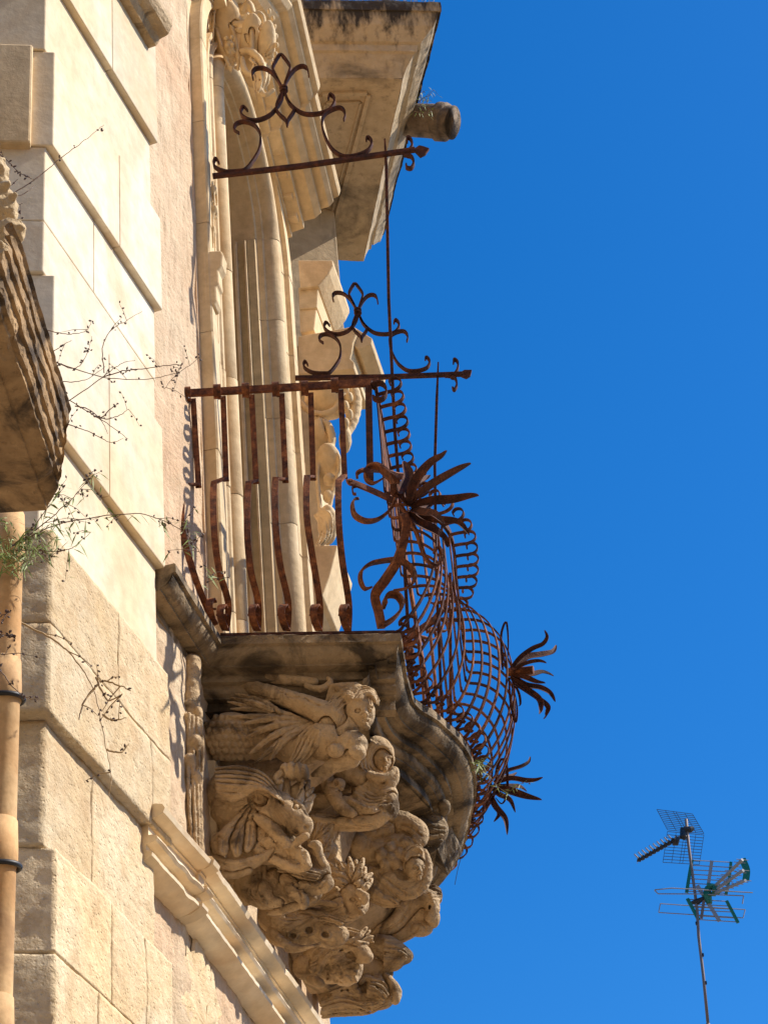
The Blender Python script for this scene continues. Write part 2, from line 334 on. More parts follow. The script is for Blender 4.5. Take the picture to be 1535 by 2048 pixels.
# reveal stone (yellowed flat inner faces)
m = MB()
for sg in (-1, 1):
    a, b = TC + sg * (RI + .004), TC + sg * (RI + .10)
    m.prism([tuple(Pw.P(t, o_, 0).xy) for t, o_ in ((a - sg * .012, -.037), (b, -.037), (b, -.39), (a - sg * .012, -.39))], 5.99, ZS - .01)
m.build('reveal', M['reveal'], surround, 'stained yellowish inner face of the doorway')
m = MB()
for sg in (-1, 1):
    for dd, w_, tt in ((-.075, .010, .014), (-.115, .016, .020)):
        a = TC + sg * (RI - .010); b = TC + sg * (RI - .010 - tt); m.prism([tuple(Pw.P(t, o_, 0).xy) for t, o_ in ((a, dd), (b, dd), (b, dd - w_), (a, dd - w_))], 6.0, ZS - .02)
m.build('reveal_fillets', M['portal'], surround, bevel=.003)
m = MB(); m.prism([tuple(Pw.P(t, o_, 0).xy) for t, o_ in ((.0, .09), (1.6, .09), (1.6, -.4), (.0, -.4))], 5.995, 6.0); m.build('threshold', M['portal'], surround)
# small strip console with cap on the near jamb
def pxprism(poly, y0, dep, name, mat, parent, bev=.004, label=None):
    """side profile seen in the photo, standing at depth y0, running back along the wall"""
    A = [aty(u, v, y0) for u, v in poly]; m = MB(); n = len(A); B = [p + Pw.T * dep for p in A]
    m.add(A + B, [tuple(range(n)), tuple(range(n, 2 * n))[::-1]] + [(i, (i + 1) % n, n + (i + 1) % n, n + i) for i in range(n)])
    return m.build(name, mat, parent, label, bevel=bev)
yj = Pw.P(.0, 0, 0).y - .005
pxprism([(404, 502), (442, 500), (446, 508), (444, 530), (436, 540), (438, 566), (432, 572), (434, 600), (428, 610), (408, 608)], yj, .06, 'console', M['portal'], surround, .006)
# raking cornice above the door
prof = [(.0, -.16), (.06, -.16), (.06, -.13), (.12, -.12), (.12, -.075), (.175, -.07), (.205, -.045), (.205, -.02), (.245, -.015), (.268, .01), (.268, .03), (.295, .04), (.305, .07), (.305, .085), (.0, .11)]
m = MB(); path = [(1.55, 9.50, 0), (1.13, 9.735, 0), (1.129, 9.765, .018), (.78, 10.0, .018), (.41, 9.765, .018), (.409, 9.735, 0), (-.02, 9.50, 0)]
rows = [[Pw.P(t, o_ + (e if o_ > 0 else 0), z + dz) for o_, dz in prof] for t, z, e in path]
m.grid(rows); m.add(rows[0], [tuple(range(len(prof)))]); m.add(rows[-1], [tuple(range(len(prof)))[::-1]])
m.build('raking_cornice', M['portal'], surround, bevel=.003)
m = MB()
for t in np.arange(.2, 1.5, .085):
    z = 9.50 + (1.55 - t if t > .77 else t + .0) * .63 - .155
    m.prism([tuple(Pw.P(a, o_, 0).xy) for a, o_ in ((t, .0), (t + .05, .0), (t + .05, .105), (t, .105))], z, z + .05)
m.build('dentil_row', M['portal'], surround, bevel=.004)
# capital and impost beyond the door, seen against the sky
cap = thing('carved_pilaster_capital', 'carved limestone capital with volute and hanging leaf beyond the doorway, against the sky', 'capital', tuple(Pw.P(1.8, 0, 6.5)))
yc = 8.35
def cp(poly, dep, n, dy=0, bev=.005, mat='portal'): return pxprism(poly, yc + dy, dep, n, M[mat], cap, bev)
cp([(596, 520), (665, 520), (666, 530), (658, 546), (645, 562), (636, 572), (600, 576)], .35, 'impost', -.02)
cp([(596, 574), (636, 572), (634, 615), (598, 618)], .35, 'impost_neck', 0)
cp([(598, 616), (633, 614), (628, 660), (600, 665)], .35, 'impost_neck', .01)
cp([(596, 672), (706, 652), (712, 656), (712, 668), (706, 684), (703, 706), (700, 716), (708, 724), (708, 738), (596, 748)], .30, 'abacus', 0)
cp([(706, 652), (744, 676), (742, 688), (716, 700), (706, 690)], .30, 'abacus_tip', .02)
cp([(622, 1090), (674, 1090), (673, 1098), (660, 1150), (645, 1192), (622, 1200)], .3, 'corbel_tip', .05)
cp([(590, 740), (636, 745), (640, 1210), (604, 1230)], .2, 'pilaster_shaft', .1, mat='portal')
# ------------------------------------------------------------------ roof cornice with spout
roof = thing('roof_cornice', 'big overhanging stone roof cornice with black damp stains and coffered underside', 'cornice', (0, 8, 10.6))
Aq = [(540, 8), (882, 14), (766, 463), (600, 490)]; Bq = [(540, 155), (805, 157), (727, 522), (560, 514)]
zA, zB = 11.0, 10.62; A3 = [atz(u, v, zA) for u, v in Aq]; B3 = [atz(u, v, zB) for u, v in Bq]
lv = [(1.0, 1.0), (.93, 1.0), (.93, .93), (.86, .90), (.72, .80), (.60, .62), (.52, .50), (.50, .40), (.38, .38), (.36, .30), (.18, .12), (.05, .03), (0, 0)]
m = MB(); rows = []
for h, e in lv:
    r = [B3[i].lerp(A3[i], e) for i in range(4)]; z = zB + (zA - zB) * h; r = [Vector((p.x, p.y, z)) for p in r]
    rr = []
    for i in range(4):
        for k in range(12): rr.append(r[i].lerp(r[(i + 1) % 4], k / 12))
    rows.append(rr)
m.grid(rows, True); n = len(rows[0]); m.add(rows[-1], [tuple(range(n))]); top = [p + Vector((0, 0, .04)) for p in rows[0]]; m.add(rows[0] + top, [tuple(range(n, 2 * n))] + [(i, (i + 1) % n, n + (i + 1) % n, n + i) for i in range(n)])
o = m.build('cornice_block', M['cornice'], roof); erode(o, 3, .008, 6, .35)
# coffer frames on the soffit (raised mouldings)
def soff(poly, w, dz, name):
    pts = [atz(u, v, zB - dz) for u, v in poly]; m = MB()
    for i in range(len(pts)):
        a, b = pts[i], pts[(i + 1) % len(pts)]; d = (b - a).normalized(); s_ = Vector((-d.y, d.x, 0)); m.box8((a + b) / 2, d * ((b - a).length / 2 - w / 2 + .0005), s_ * (w / 2), Vector((0, 0, .010)))
    return m.build(name, M['cornice'], roof, bevel=.004)
soff([(640, 188), (738, 186), (652, 508), (590, 505)], .022, .006, 'coffer_frame'); soff([(650, 205), (722, 203), (646, 488), (602, 486)], .012, .004, 'coffer_frame')
# wall carrying the roof cornice
m = MB(); wq = [atz(560, 400, zB), atz(668, 420, zB), atz(650, 514, zB), atz(560, 512, zB)]; m.prism([(p.x, p.y) for p in wq], 9.6, zB - .002); m.build('cornice_bed', M['cornice'], roof, bevel=.005)
# spout
sp = thing('rainwater_spout', 'mossy dark stone rainwater spout sticking out under the roof cornice', 'waterspout', tuple(aty(820, 240, 8.95)))
a = aty(770, 236, 9.0); b = aty(905, 245, 8.9); ax = (b - a); m = MB(); pts = [a.lerp(b, k) for k in (0, .2, .4, .6, .78, .785, .90, .905, 1.0)]
s1 = (b - a).length / 135
m.tube(pts, [x * s1 for x in (30, 30.5, 30, 30.5, 30.5, 34.5, 34.5, 29.5, 29.5)], 28, cap=False)
m.tube([pts[-1], b + ax.normalized() * -.002, a.lerp(b, .6)], [29.5 * s1, 24 * s1, 23 * s1], 28, cap=True)
o = m.build('spout_pipe', M['spout'], sp, smooth=False); erode(o, 2, .0045, 14)
for p in o.data.polygons: p.use_smooth = True
# bird spikes on the cornice
bs = MB()
for k in range(17):
    u = 612 + k * 15.5; p = atz(u, 12 + k * .1, zA + .03) + Vector((0, .03, 0))
    for dx, dy in ((-.03, .02), (.0, -.02), (.03, .03)): bs.tube([p, p + Vector((dx * random.uniform(.3, 1.3), dy, .13))], .0022, 4)
tag(bs.build('bird_spikes', M['alu']), 'row of thin wire bird spikes along the top of the roof cornice', 'bird spikes')
def dens_(pf, st=.035):
    out = []
    for i in range(len(pf) - 1):
        a = Vector((*pf[i], 0)); b = Vector((*pf[i + 1], 0)); k = max(1, int((b - a).length / st))
        for j in range(k): q = a.lerp(b, j / k); out.append((q.x, q.y))
    out.append(pf[-1]); return out
# ------------------------------------------------------------------ near balcony corner at the left edge
near = thing('neighbouring_balcony', 'dark weathered moulded corner of a nearer balcony at the left edge', 'balcony', tuple(atz(0, 900, 4.4)))
zt = 4.75
A1, A2 = atz(56, 575, zt), atz(138, 846, zt); B1, B2 = atz(-30, 665, zt - .13), atz(93, 1020, zt - .13)
A0 = A1 + (A1 - A2) * .35; B0 = B1 + (B1 - B2) * .3
cs = [(-.10, .20), (.0, .16), (-.01, .0), (.02, -.06), (.09, -.06), (.10, -.14), (.07, -.22), (.09, -.32), (.18, -.34), (.20, -.42), (.17, -.50), (.20, -.60), (.30, -.61), (.31, -.70), (.28, -.76), (.32, -.84), (.44, -.85), (.46, -.93), (.60, -.94), (.97, -.96), (1.0, -1.0)]
m = MB(); rows = []; cd = dens_([(e, h) for e, h in cs])
for k in np.linspace(0, 1, 110):
    a = A0.lerp(A2, k); b = B0.lerp(B2, k); r = []
    for e, h in cd:
        p = a.lerp(b, e); r.append(Vector((p.x, p.y + (0 if e < .5 else 0), zt + .13 * h)))
    r.append(r[-1] + Vector((-.9, -.05, 0))); r.append(r[-1] + Vector((0, 0, .3))); rows.append(r)
m.grid(rows); m.add(rows[-1], [tuple(range(len(rows[-1])))])
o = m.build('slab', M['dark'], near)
bm = bmesh.new(); bm.from_mesh(o.data); bm.normal_update()
for v in bm.verts:
    c = v.co; ch = max(0, nz(c, 11, 7) - .2) * .035; v.co += v.normal * (nz(c, 6) * .006 + nz(c, 26, 3) * .0045 + nz(c, 70, 8) * .0025 - ch)
bm.to_mesh(o.data); bm.free(); sharp(o, 35)
# ------------------------------------------------------------------ drainpipe
dp = thing('drainpipe', 'orange terracotta downpipe with black iron rings at the lower left edge', 'drainpipe', tuple(atz(10, 2048, 0 + 2.2)))
top = aty(16, 1045, 4.55); bot = aty(-10, 2048, 4.55); rad = 31 / F_PX * (top - CP).length
x0, x1 = top.x, bot.x; ya = top.y
zz = [.0, 1.5, 3.0]; m = MB(); pr = []
zs_ = [top.z - k * .42 for k in range(0, 12)]
for i in range(len(zs_) - 1):
    z1, z0 = zs_[i], zs_[i + 1]
    if z0 < 0: break
    X = top.x; mm = MB(); mm.tube([Vector((X, ya, z)) for z in (z0, z0 + .002, z0 + .33, z0 + .335, z0 + .37, z1 + .02)], [rad * .96, rad * .97, rad, rad * 1.10, rad * 1.10, rad * 1.04], 40)
    o = mm.build('pipe_section', M['terra'], dp, smooth=True)
for v in (1400, 1735):
    c = aty(12, v, ya); c.x = top.x; mm = MB(); R_ = rad * 1.22
    mm.tube([c + Vector((math.cos(a) * R_, math.sin(a) * R_, math.sin(a) * .01)) for a in np.linspace(0, 2 * math.pi, 41)], .006, 8); mm.build('iron_ring', M['black'], dp, smooth=True)
# ================================================================== BALCONY SLAB
ZS0 = 6.03
edge_px = [(800, 1265), (825, 1385), (880, 1430), (935, 1490), (951, 1560), (936, 1640), (920, 1695), (885, 1745)]
ed = [atz(u, v, ZS0) for u, v in edge_px]
c0 = W.P(-.155, .105, ZS0); c1 = atz(441, 1271, ZS0)
front = catmull([ed[0]] + ed[1:], 7)
path = [c0.lerp(c1, k / 8) for k in range(8)] + [c1.lerp(ed[0], k / 10) for k in range(10)] + front + [Vector((-.02, 8.28, ZS0)), Vector((-.25, 8.36, ZS0)), Vector((-.45, 8.38, ZS0))]
path = [Vector((p.x, p.y, ZS0)) for p in path]
slab = thing('balcony_slab', 'weathered moulded stone balcony slab with bulging front, stained black underneath', 'balcony', tuple(c1))
prof = [(.004, .0), (.0, -.004), (.0, -.034), (.012, -.037), (.013, -.048), (.020, -.062), (.034, -.076), (.052, -.083), (.052, -.090), (.092, -.091), (.092, -.120), (.116, -.121), (.116, -.136), (.122, -.146), (.136, -.153), (.136, -.158), (.162, -.159), (.162, -.196), (.20, -.200)]
def inset(path, d):
    out = []; n = len(path)
    for i, p in enumerate(path):
        a = (path[i] - path[i - 1]).normalized() if i > 0 else None; b = (path[i + 1] - path[i]).normalized() if i < n - 1 else None
        if a is None: a = b
        if b is None: b = a
        na = Vector((-a.y, a.x, 0)); nb = Vector((-b.y, b.x, 0)); nn = (na + nb); nn.normalize(); k = 1 / max(.45, nn.dot(na))
        out.append(p + nn * d * k)
    return out
m = MB(); rows = []
# densify path
dense = []
for i in range(len(path) - 1):
    L_ = (path[i + 1] - path[i]).length; k = max(1, int(L_ / .013))
    for j in range(k): dense.append(path[i].lerp(path[i + 1], j / k))
dense.append(path[-1])
def dens_prof(pf, st=.010):
    out = []
    for i in range(len(pf) - 1):
        a = Vector((*pf[i], 0)); b = Vector((*pf[i + 1], 0)); k = max(1, int((b - a).length / st))
        for j in range(k): q = a.lerp(b, j / k); out.append((q.x, q.y))
    out.append(pf[-1]); return out
pf = dens_prof(prof)
cols = []
for ins, dz in pf:
    r = inset(dense, ins); cols.append([Vector((p.x, p.y, ZS0 + dz)) for p in r])
rows = [[cols[j][i] for j in range(len(cols))] for i in range(len(dense))]
m.grid(rows); e0 = [p for p in rows[0]]; m.add(e0 + [Vector((e0[-1].x, e0[-1].y, ZS0))], [tuple(range(len(e0) + 1))])
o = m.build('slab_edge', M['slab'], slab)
bm = bmesh.new(); bm.from_mesh(o.data); bm.normal_update()
for v in bm.verts: v.co += v.normal * (nz(v.co, 8) * .004 + nz(v.co, 22, 3) * .0028 + nz(v.co, 60, 8) * .0020)
bm.to_mesh(o.data); bm.free()
sharp(o, 30)
ff = [p for p in inset(dense, .15)]
i0 = min(range(len(dense)), key=lambda i: (dense[i] - c1).length)
poly = [(-.75, c1.y + .12), (c1.x + .02, c1.y + .14), (-.12, 6.66), (-.11, 6.97), (-.02, 7.14), (.06, 7.34), (.09, 7.54), (.06, 7.80), (.0, 8.0), (-.06, 8.14), (-.6, 8.2)]
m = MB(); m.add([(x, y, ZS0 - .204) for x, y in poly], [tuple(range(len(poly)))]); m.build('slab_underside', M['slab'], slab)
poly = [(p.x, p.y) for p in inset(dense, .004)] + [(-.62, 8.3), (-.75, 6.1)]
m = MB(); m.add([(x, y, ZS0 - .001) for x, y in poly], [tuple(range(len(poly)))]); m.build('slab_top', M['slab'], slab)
# ================================================================== CARVED FIGURES (one smooth field per carving, turned into a mesh)
class Sculpt:
    def __init__(s, Y, vox=.0029): s.Y = Y; s.vox = vox; s.p = []; s.q = []; q = aty(650, 1600, Y); s.s = (q - CP).length / F_PX * 1.0
    def at(s, u, v, d=0.0):
        q = aty(u, v, s.Y); return q + (CP - q).normalized() * d
    def dist(s, u, v): return (aty(u, v, s.Y) - CP).length
    def E(s, u, v, ru, rv, rd=None, d=0.0, ang=0.0, k=.0065, op=1, uc=0):
        rd = rd if rd else (ru + rv) / 2
        if uc: s.E(u, v, ru + uc, rv + uc, rd, d + 2 * s.s, ang, .003, -1)
        if op > 0: s.q.append(('E', u, v, ru, rv, rd, d, math.radians(ang)))
        a = math.radians(ang); X = camR * math.cos(a) + camU * math.sin(a); Y_ = camU * math.cos(a) - camR * math.sin(a)
        s.p.append((op, 'E', s.at(u, v, d), (X, Y_, -_F), (ru * s.s, rv * s.s, rd * s.s), k * 1.0)); return s
    def T(s, pts, k=.0045, op=1, sm=3, uc=None):
        if uc is None: uc = 2.6 if (op > 0 and max(p[2] for p in pts) >= 9) else 0
        if uc: s.T([(p[0], p[1], p[2] + uc, (p[3] if len(p) > 3 else 0.0) + uc * 1.3 * s.s) for p in pts], .003, -1, sm, 0)
        if op > 0:
            for a_, b_ in zip(pts[:-1], pts[1:]): s.q.append(('T', a_, b_))
        P_ = [s.at(p[0], p[1], p[3] if len(p) > 3 else 0.0) for p in pts]; R_ = [p[2] * s.s for p in pts]
        if sm > 1 and len(P_) > 2:
            P2 = catmull(P_, sm); R2 = list(np.interp(np.linspace(0, len(R_) - 1, len(P2)), range(len(R_)), R_)); P_, R_ = P2, R2
        for i in range(len(P_) - 1): s.p.append((op, 'C', P_[i], P_[i + 1], R_[i], R_[i + 1], k))
        return s
    def top(s, u, v, lim=None):
        """height of the carving so far above its base plane at a place"""
        best = -1.0
        for q in (s.q if lim is None else s.q[:lim]):
            if q[0] == 'E':
                _, cu, cv, ru, rv, rd, d, a = q; x, y = u - cu, -(v - cv); xx = (x * math.cos(a) + y * math.sin(a)) / ru; yy = (y * math.cos(a) - x * math.sin(a)) / rv; k = 1 - xx * xx - yy * yy
                if k > 0: best = max(best, d + rd * s.s * math.sqrt(k) + s.dist(u, v) - s.dist(cu, cv))
            else:
                A_, B_ = q[1], q[2]; dx, dy = B_[0] - A_[0], B_[1] - A_[1]; t = max(0, min(1, ((u - A_[0]) * dx + (v - A_[1]) * dy) / (dx * dx + dy * dy + 1e-9)))
                r = A_[2] + (B_[2] - A_[2]) * t; D2 = (u - A_[0] - dx * t) ** 2 + (v - A_[1] - dy * t) ** 2
                if D2 < r * r: cu_, cv_ = A_[0] + dx * t, A_[1] + dy * t; da = A_[3] if len(A_) > 3 else 0; db = B_[3] if len(B_) > 3 else 0; best = max(best, da + (db - da) * t + math.sqrt(r * r - D2) * s.s + s.dist(u, v) - s.dist(cu_, cv_))
        return best
    def dot(s, u, v, ru, rv, sink=.5, k=.001):
        t = s.top(u, v)
        if t > -.5: s.E(u, v, ru, rv, min(ru, rv), t - sink * min(ru, rv) * s.s, k=k)
        return s
    def cut(s, u, v, ru, rv, depth=.01, k=.002, ang=0):
        t = s.top(u, v)
        if t > -.5: s.E(u, v, ru, rv, depth / s.s, t, ang, op=-1, k=k)
        return s
    def crease(s, pts, r=2.0, k=.002):
        """chisel a groove into the surface along photo points"""
        P2 = catmull([(a, b, 0) for a, b in pts], 4); Q = []
        for p_ in P2:
            t = s.top(p_.x, p_.y)
            if t > -.5: Q.append((p_.x, p_.y, r, t + .0008))
        if len(Q) > 1: s.T(Q, k=k, op=-1, sm=1)
        return s
    def strands(s, A, B, n, r0, r1=None, d0=0.0, d1=0.0, k=.003, wob=2.0, bulge=.02):
        """n tapering locks laid side by side between curve A and curve B (photo pixels)"""
        r1 = r0 * .35 if r1 is None else r1; m_ = max(len(A), len(B))
        lim = len(s.q)
        for i in range(n):
            t = i / max(1, n - 1); pts = []
            for j in range(m_):
                a = A[j]; b = B[j]; x = j / (m_ - 1); w = random.uniform(-wob, wob)
                sp = math.hypot(a[0] - b[0], a[1] - b[1]) / max(1, n - 1); rr_ = max(2.2, min(r0 * 1.25, sp * .56)) * (1 - .25 * x) * random.uniform(.85, 1.1); pts.append((a[0] + (b[0] - a[0]) * t + w * .5, a[1] + (b[1] - a[1]) * t + w * .5, rr_, 0.0))
                tt = s.top(pts[-1][0], pts[-1][1], lim); base = d0 + (d1 - d0) * x + bulge * math.sin(math.pi * t); pts[-1] = (pts[-1][0], pts[-1][1], pts[-1][2], max(base, tt + pts[-1][2] * s.s * .7) + random.uniform(-.002, .002))
            s.T(pts, k=.0015, sm=4, uc=0)
        return s
    def fan(s, c, tips, r0, r1, d=0.0, lift=.02, bend=8, k=.003):
        lim = len(s.q)
        def up(u, v, dd, r): return max(dd, s.top(u, v, lim) + r * s.s * .3)
        for i, (u, v) in enumerate(tips):
            mu, mv = (c[0] + u) / 2, (c[1] + v) / 2; L = math.hypot(u - c[0], v - c[1]) + 1e-6; px, py = -(v - c[1]) / L, (u - c[0]) / L; bb = bend * (1 if i % 2 else .4)
            s.T([(c[0], c[1], r0 * .7, up(c[0], c[1], d, r0 * .5)), (mu + px * bb, mv + py * bb, r0, up(mu, mv, d + lift, r0)), (u, v, r1, up(u, v, d + lift * .6, r1))], k=k, sm=5, uc=1.6)
            s.crease([(c[0] + (u - c[0]) * .2, c[1] + (v - c[1]) * .2), (mu + px * bb, mv + py * bb), (c[0] + (u - c[0]) * .9, c[1] + (v - c[1]) * .9)], max(1.2, r0 * .22))
        return s
    def face(s, u, v, r, d=.05, turn=.5, tilt=0.0, mouth=.12):
        """small carved face looking out to the right of the picture; r: half height in px"""
        ct, st_ = math.cos(math.radians(tilt)), math.sin(math.radians(tilt))
        def q(x, y): return u + r * (x * ct - y * st_), v + r * (x * st_ + y * ct)
        x0 = .30 * turn
        s.E(u, v, r * .78, r * 1.0, r * .85, d, tilt * -1, uc=2.5)
        e1 = q(x0 - .34, -.08); e2 = q(x0 + .30, -.06); z = d + r * s.s * .72
        for e in (e1, e2): s.E(*e, r * .19, r * .13, r * .22, z + .004, op=-1, k=.004)
        for e in (e1, e2): s.E(*e, r * .13, r * .10, r * .10, z - r * s.s * .05, k=.001)
        b1 = q(x0 - .5, -.24); b2 = q(x0 - .1, -.30); b3 = q(x0 + .45, -.22); s.T([(*b1, r * .08, z - .004), (*b2, r * .11, z + .002), (*b3, r * .08, z - .006)], k=.004)
        n1 = q(x0, -.22); n2 = q(x0 + .10 * turn, .18); s.T([(*n1, r * .09, z), (*n2, r * .15, z + r * s.s * .22)], k=.004, sm=1)
        for dx in (-.12, .14): s.E(*q(x0 + dx, .22), r * .09, r * .08, r * .09, z + r * s.s * .08, k=.003)
        m1, m2, m3 = q(x0 - .22, .46), q(x0 + .02, .42), q(x0 + .24, .46)
        s.T([(*m1, r * .05, z - .004), (*m2, r * .09, z + .002), (*m3, r * .05, z - .006)], k=.003); m4 = q(x0, .60); s.T([(*m1, r * .05, z - .006), (*m4, r * .10, z), (*m3, r * .05, z - .006)], k=.003)
        s.E(*q(x0, .51), r * .2, r * mouth * .4, r * .2, z + .004, op=-1, k=.001)
        s.E(*q(x0, .84), r * .22, r * .18, r * .22, z - .012, k=.008); return s
    def mesh(s, name, mat, parent, amp=.0020, label=None, dec=None):
        los = []; his = []
        for p in s.p:
            if p[1] == 'E': r = max(p[4]); c = np.array(p[2]); lo, hi = c - r, c + r
            else: r = max(p[4], p[5]); a = np.array(p[2]); b = np.array(p[3]); lo, hi = np.minimum(a, b) - r, np.maximum(a, b) + r
            los.append(lo - .012); his.append(hi + .012)
        use = [i for i, p in enumerate(s.p) if p[0] > 0]
        LO = np.min([los[i] for i in use], 0) - s.vox * 2; HI = np.max([his[i] for i in use], 0) + s.vox * 2; h = s.vox
        N_ = np.ceil((HI - LO) / h).astype(int) + 1; Fd = np.full(N_, .03, np.float32)
        ax = [LO[i] + h * np.arange(N_[i]) for i in range(3)]
        for p, lo, hi in zip(s.p, los, his):
            i0 = np.clip(np.floor((lo - LO) / h).astype(int), 0, N_); i1 = np.clip(np.ceil((hi - LO) / h).astype(int) + 1, 0, N_)
            if np.any(i1 <= i0): continue
            sl = tuple(slice(i0[k], i1[k]) for k in range(3)); X = ax[0][sl[0]][:, None, None]; Y = ax[1][sl[1]][None, :, None]; Z = ax[2][sl[2]][None, None, :]
            if p[1] == 'E':
                c = p[2]; dx, dy, dz = X - c[0], Y - c[1], Z - c[2]; q = []; 
                for a_, r in zip(p[3], p[4]): q.append((dx * a_[0] + dy * a_[1] + dz * a_[2]) / r)
                k0 = np.sqrt(q[0] ** 2 + q[1] ** 2 + q[2] ** 2); k1 = np.sqrt((q[0] / p[4][0]) ** 2 + (q[1] / p[4][1]) ** 2 + (q[2] / p[4][2]) ** 2) + 1e-9
                D = k0 * (k0 - 1) / k1; kk = p[5]
            else:
                a, b, ra, rb, kk = p[2], p[3], p[4], p[5], p[6]; ab = np.array(b - a); L2 = float(ab @ ab) + 1e-12
                dx, dy, dz = X - a[0], Y - a[1], Z - a[2]; t = np.clip((dx * ab[0] + dy * ab[1] + dz * ab[2]) / L2, 0, 1)
                D = np.sqrt((dx - t * ab[0]) ** 2 + (dy - t * ab[1]) ** 2 + (dz - t * ab[2]) ** 2) - (ra + (rb - ra) * t)
            A = Fd[sl]
            if p[0] > 0: hh = np.maximum(kk - np.abs(A - D), 0) / kk; Fd[sl] = np.minimum(A, D) - hh * hh * kk * .25
            else: D = -D; hh = np.maximum(kk - np.abs(A - D), 0) / kk; Fd[sl] = np.maximum(A, D) + hh * hh * kk * .25
        # surface nets
        ins = Fd < 0; c = [ins[x:N_[0] - 1 + x, y:N_[1] - 1 + y, z:N_[2] - 1 + z] for x in (0, 1) for y in (0, 1) for z in (0, 1)]
        cnt = sum(a.astype(np.int8) for a in c); act = (cnt > 0) & (cnt < 8); idx = -np.ones(act.shape, np.int64); cells = np.argwhere(act); idx[act] = np.arange(len(cells))
        acc = np.zeros((len(cells), 3)); num = np.zeros(len(cells))
        for axis in range(3):
            o1, o2 = [i for i in range(3) if i != axis]
            for a in (0, 1):
                for b in (0, 1):
                    off = np.zeros(3, int); off[o1] = a; off[o2] = b; e = np.zeros(3, int); e[axis] = 1
                    p0 = cells + off; p1 = p0 + e; f0 = Fd[tuple(p0.T)]; f1 = Fd[tuple(p1.T)]; mk = (f0 < 0) != (f1 < 0)
                    t = np.where(mk, f0 / (f0 - f1 + 1e-12), 0); pt = p0.astype(float); pt[:, axis] += t; acc += pt * mk[:, None]; num += mk
        V = LO + h * acc / num[:, None]; quads = []
        for axis in range(3):
            o1, o2 = [(1, 2), (2, 0), (0, 1)][axis]; s0 = [slice(1, -1)] * 3; s0[axis] = slice(0, -1); s1 = [slice(1, -1)] * 3; s1[axis] = slice(1, None)
            A = ins[tuple(s0)]; B = ins[tuple(s1)]; ch = np.argwhere(A != B)
            if not len(ch): continue
            base = ch.copy()
            for k in range(3):
                if k != axis: base[:, k] += 1
            fl = A[tuple(ch.T)]
            def g(a, b): q = base.copy(); q[:, o1] -= a; q[:, o2] -= b; return idx[tuple(q.T)]
            Q = np.stack([g(1, 1), g(0, 1), g(0, 0), g(1, 0)], 1); Q[~fl] = Q[~fl][:, ::-1]; quads.append(Q)
        Q = np.concatenate(quads); Q = Q[(Q >= 0).all(1)]
        me = bpy.data.meshes.new(name); me.vertices.add(len(V)); me.loops.add(len(Q) * 4); me.polygons.add(len(Q))
        if amp:
            Vl = [Vector(v) for v in V]; dn = np.array([(noise.noise_vector(v * 45)[:] if True else 0) for v in Vl]) * amp + np.array([noise.noise_vector(v * 110)[:] for v in Vl]) * amp * .45; V = V + dn
        me.vertices.foreach_set('co', V.astype(np.float32).ravel()); me.loops.foreach_set('vertex_index', Q.astype(np.int32).ravel()); me.polygons.foreach_set('loop_start', np.arange(0, len(Q) * 4, 4, dtype=np.int32)); me.polygons.foreach_set('loop_total', np.full(len(Q), 4, np.int32)); me.update(calc_edges=True); me.validate()
        me.polygons.foreach_set('use_smooth', np.ones(len(me.polygons), bool))
        o = link(name, me, mat, None, label)
        if parent: under(o, parent)
        return o
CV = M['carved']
def bracket_block(poly, y, dep, parent):
    """stone core of a corbel, tapering profile"""
    o = pxprism(poly, y, dep, 'corbel_core', CV, parent, .006); return o
# ---- first corbel: winged merman above a gaping beast
k1 = thing('carved_corbel', 'nearest carved corbel, winged merman with scaly tail above a gaping beast head', 'corbel', tuple(aty(420, 1500, 6.66)), 'carved corbels under the balcony')
bracket_block([(425, 1350), (690, 1372), (680, 1440), (650, 1500), (560, 1560), (560, 1640), (540, 1720), (500, 1765), (440, 1770), (430, 1700)], 6.72, .16, k1)
pxprism([(410, 1520), (431, 1520), (432, 1600), (434, 1762), (410, 1764)], 6.60, .2, 'backplate', M['rough'], k1, .004)
S = Sculpt(6.63)
S.E(462, 1474, 58, 50, 40, .02).E(520, 1480, 60, 42, 30, .0).E(600, 1490, 60, 42, 35, .01)
for r_ in range(7):
    for c_ in range(9):
        a, b = -.75 + r_ * .26, -.95 + (c_ + .5 * (r_ % 2)) * .21
        if a * a + b * b < 1: S.dot(462 + b * 58, 1474 + a * 50, 7.2, 8, .45)
S.E(655, 1482, 46, 42, 38, .045).E(703, 1490, 32, 30, 28, .07).E(684, 1460, 34, 30, 28, .06).E(712, 1506, 20, 17, 16, .085, k=.006).E(672, 1502, 18, 15, 14, .095, k=.005)
S.T([(700, 1515, 22, .05), (660, 1535, 14, .03), (626, 1550, 5, .01)])
S.T([(684, 1468, 24, .06), (700, 1448, 21, .065), (710, 1430, 20, .07)])
S.T([(668, 1440, 29, .07), (630, 1418, 22, .08), (585, 1402, 19, .075), (545, 1388, 17, .06), (500, 1374, 14, .04), (464, 1362, 12, .02)])
S.T([(655, 1450, 18, .075), (640, 1462, 12, .06)])
S.T([(470, 1356, 9, .04), (520, 1356, 10, .045), (570, 1360, 11, .05), (628, 1364, 9, .04)], k=.005)
S.face(720, 1424, 38, .075, turn=.75, tilt=-6)
for a in range(11):   # hair
    t = a / 10; S.T([(700 + 26 * t, 1398 - 14 * math.sin(t * 3), 6, .11), (690 + 40 * t - 4, 1382 - 10 * math.sin(t * 3.1), 8, .09), (668 + 70 * t, 1380 - 6 + 16 * t * t, 7, .06 + .03 * t), (654 + 100 * t, 1404 - 2 * t, 5, .04 + .05 * t)], k=.002, sm=5)
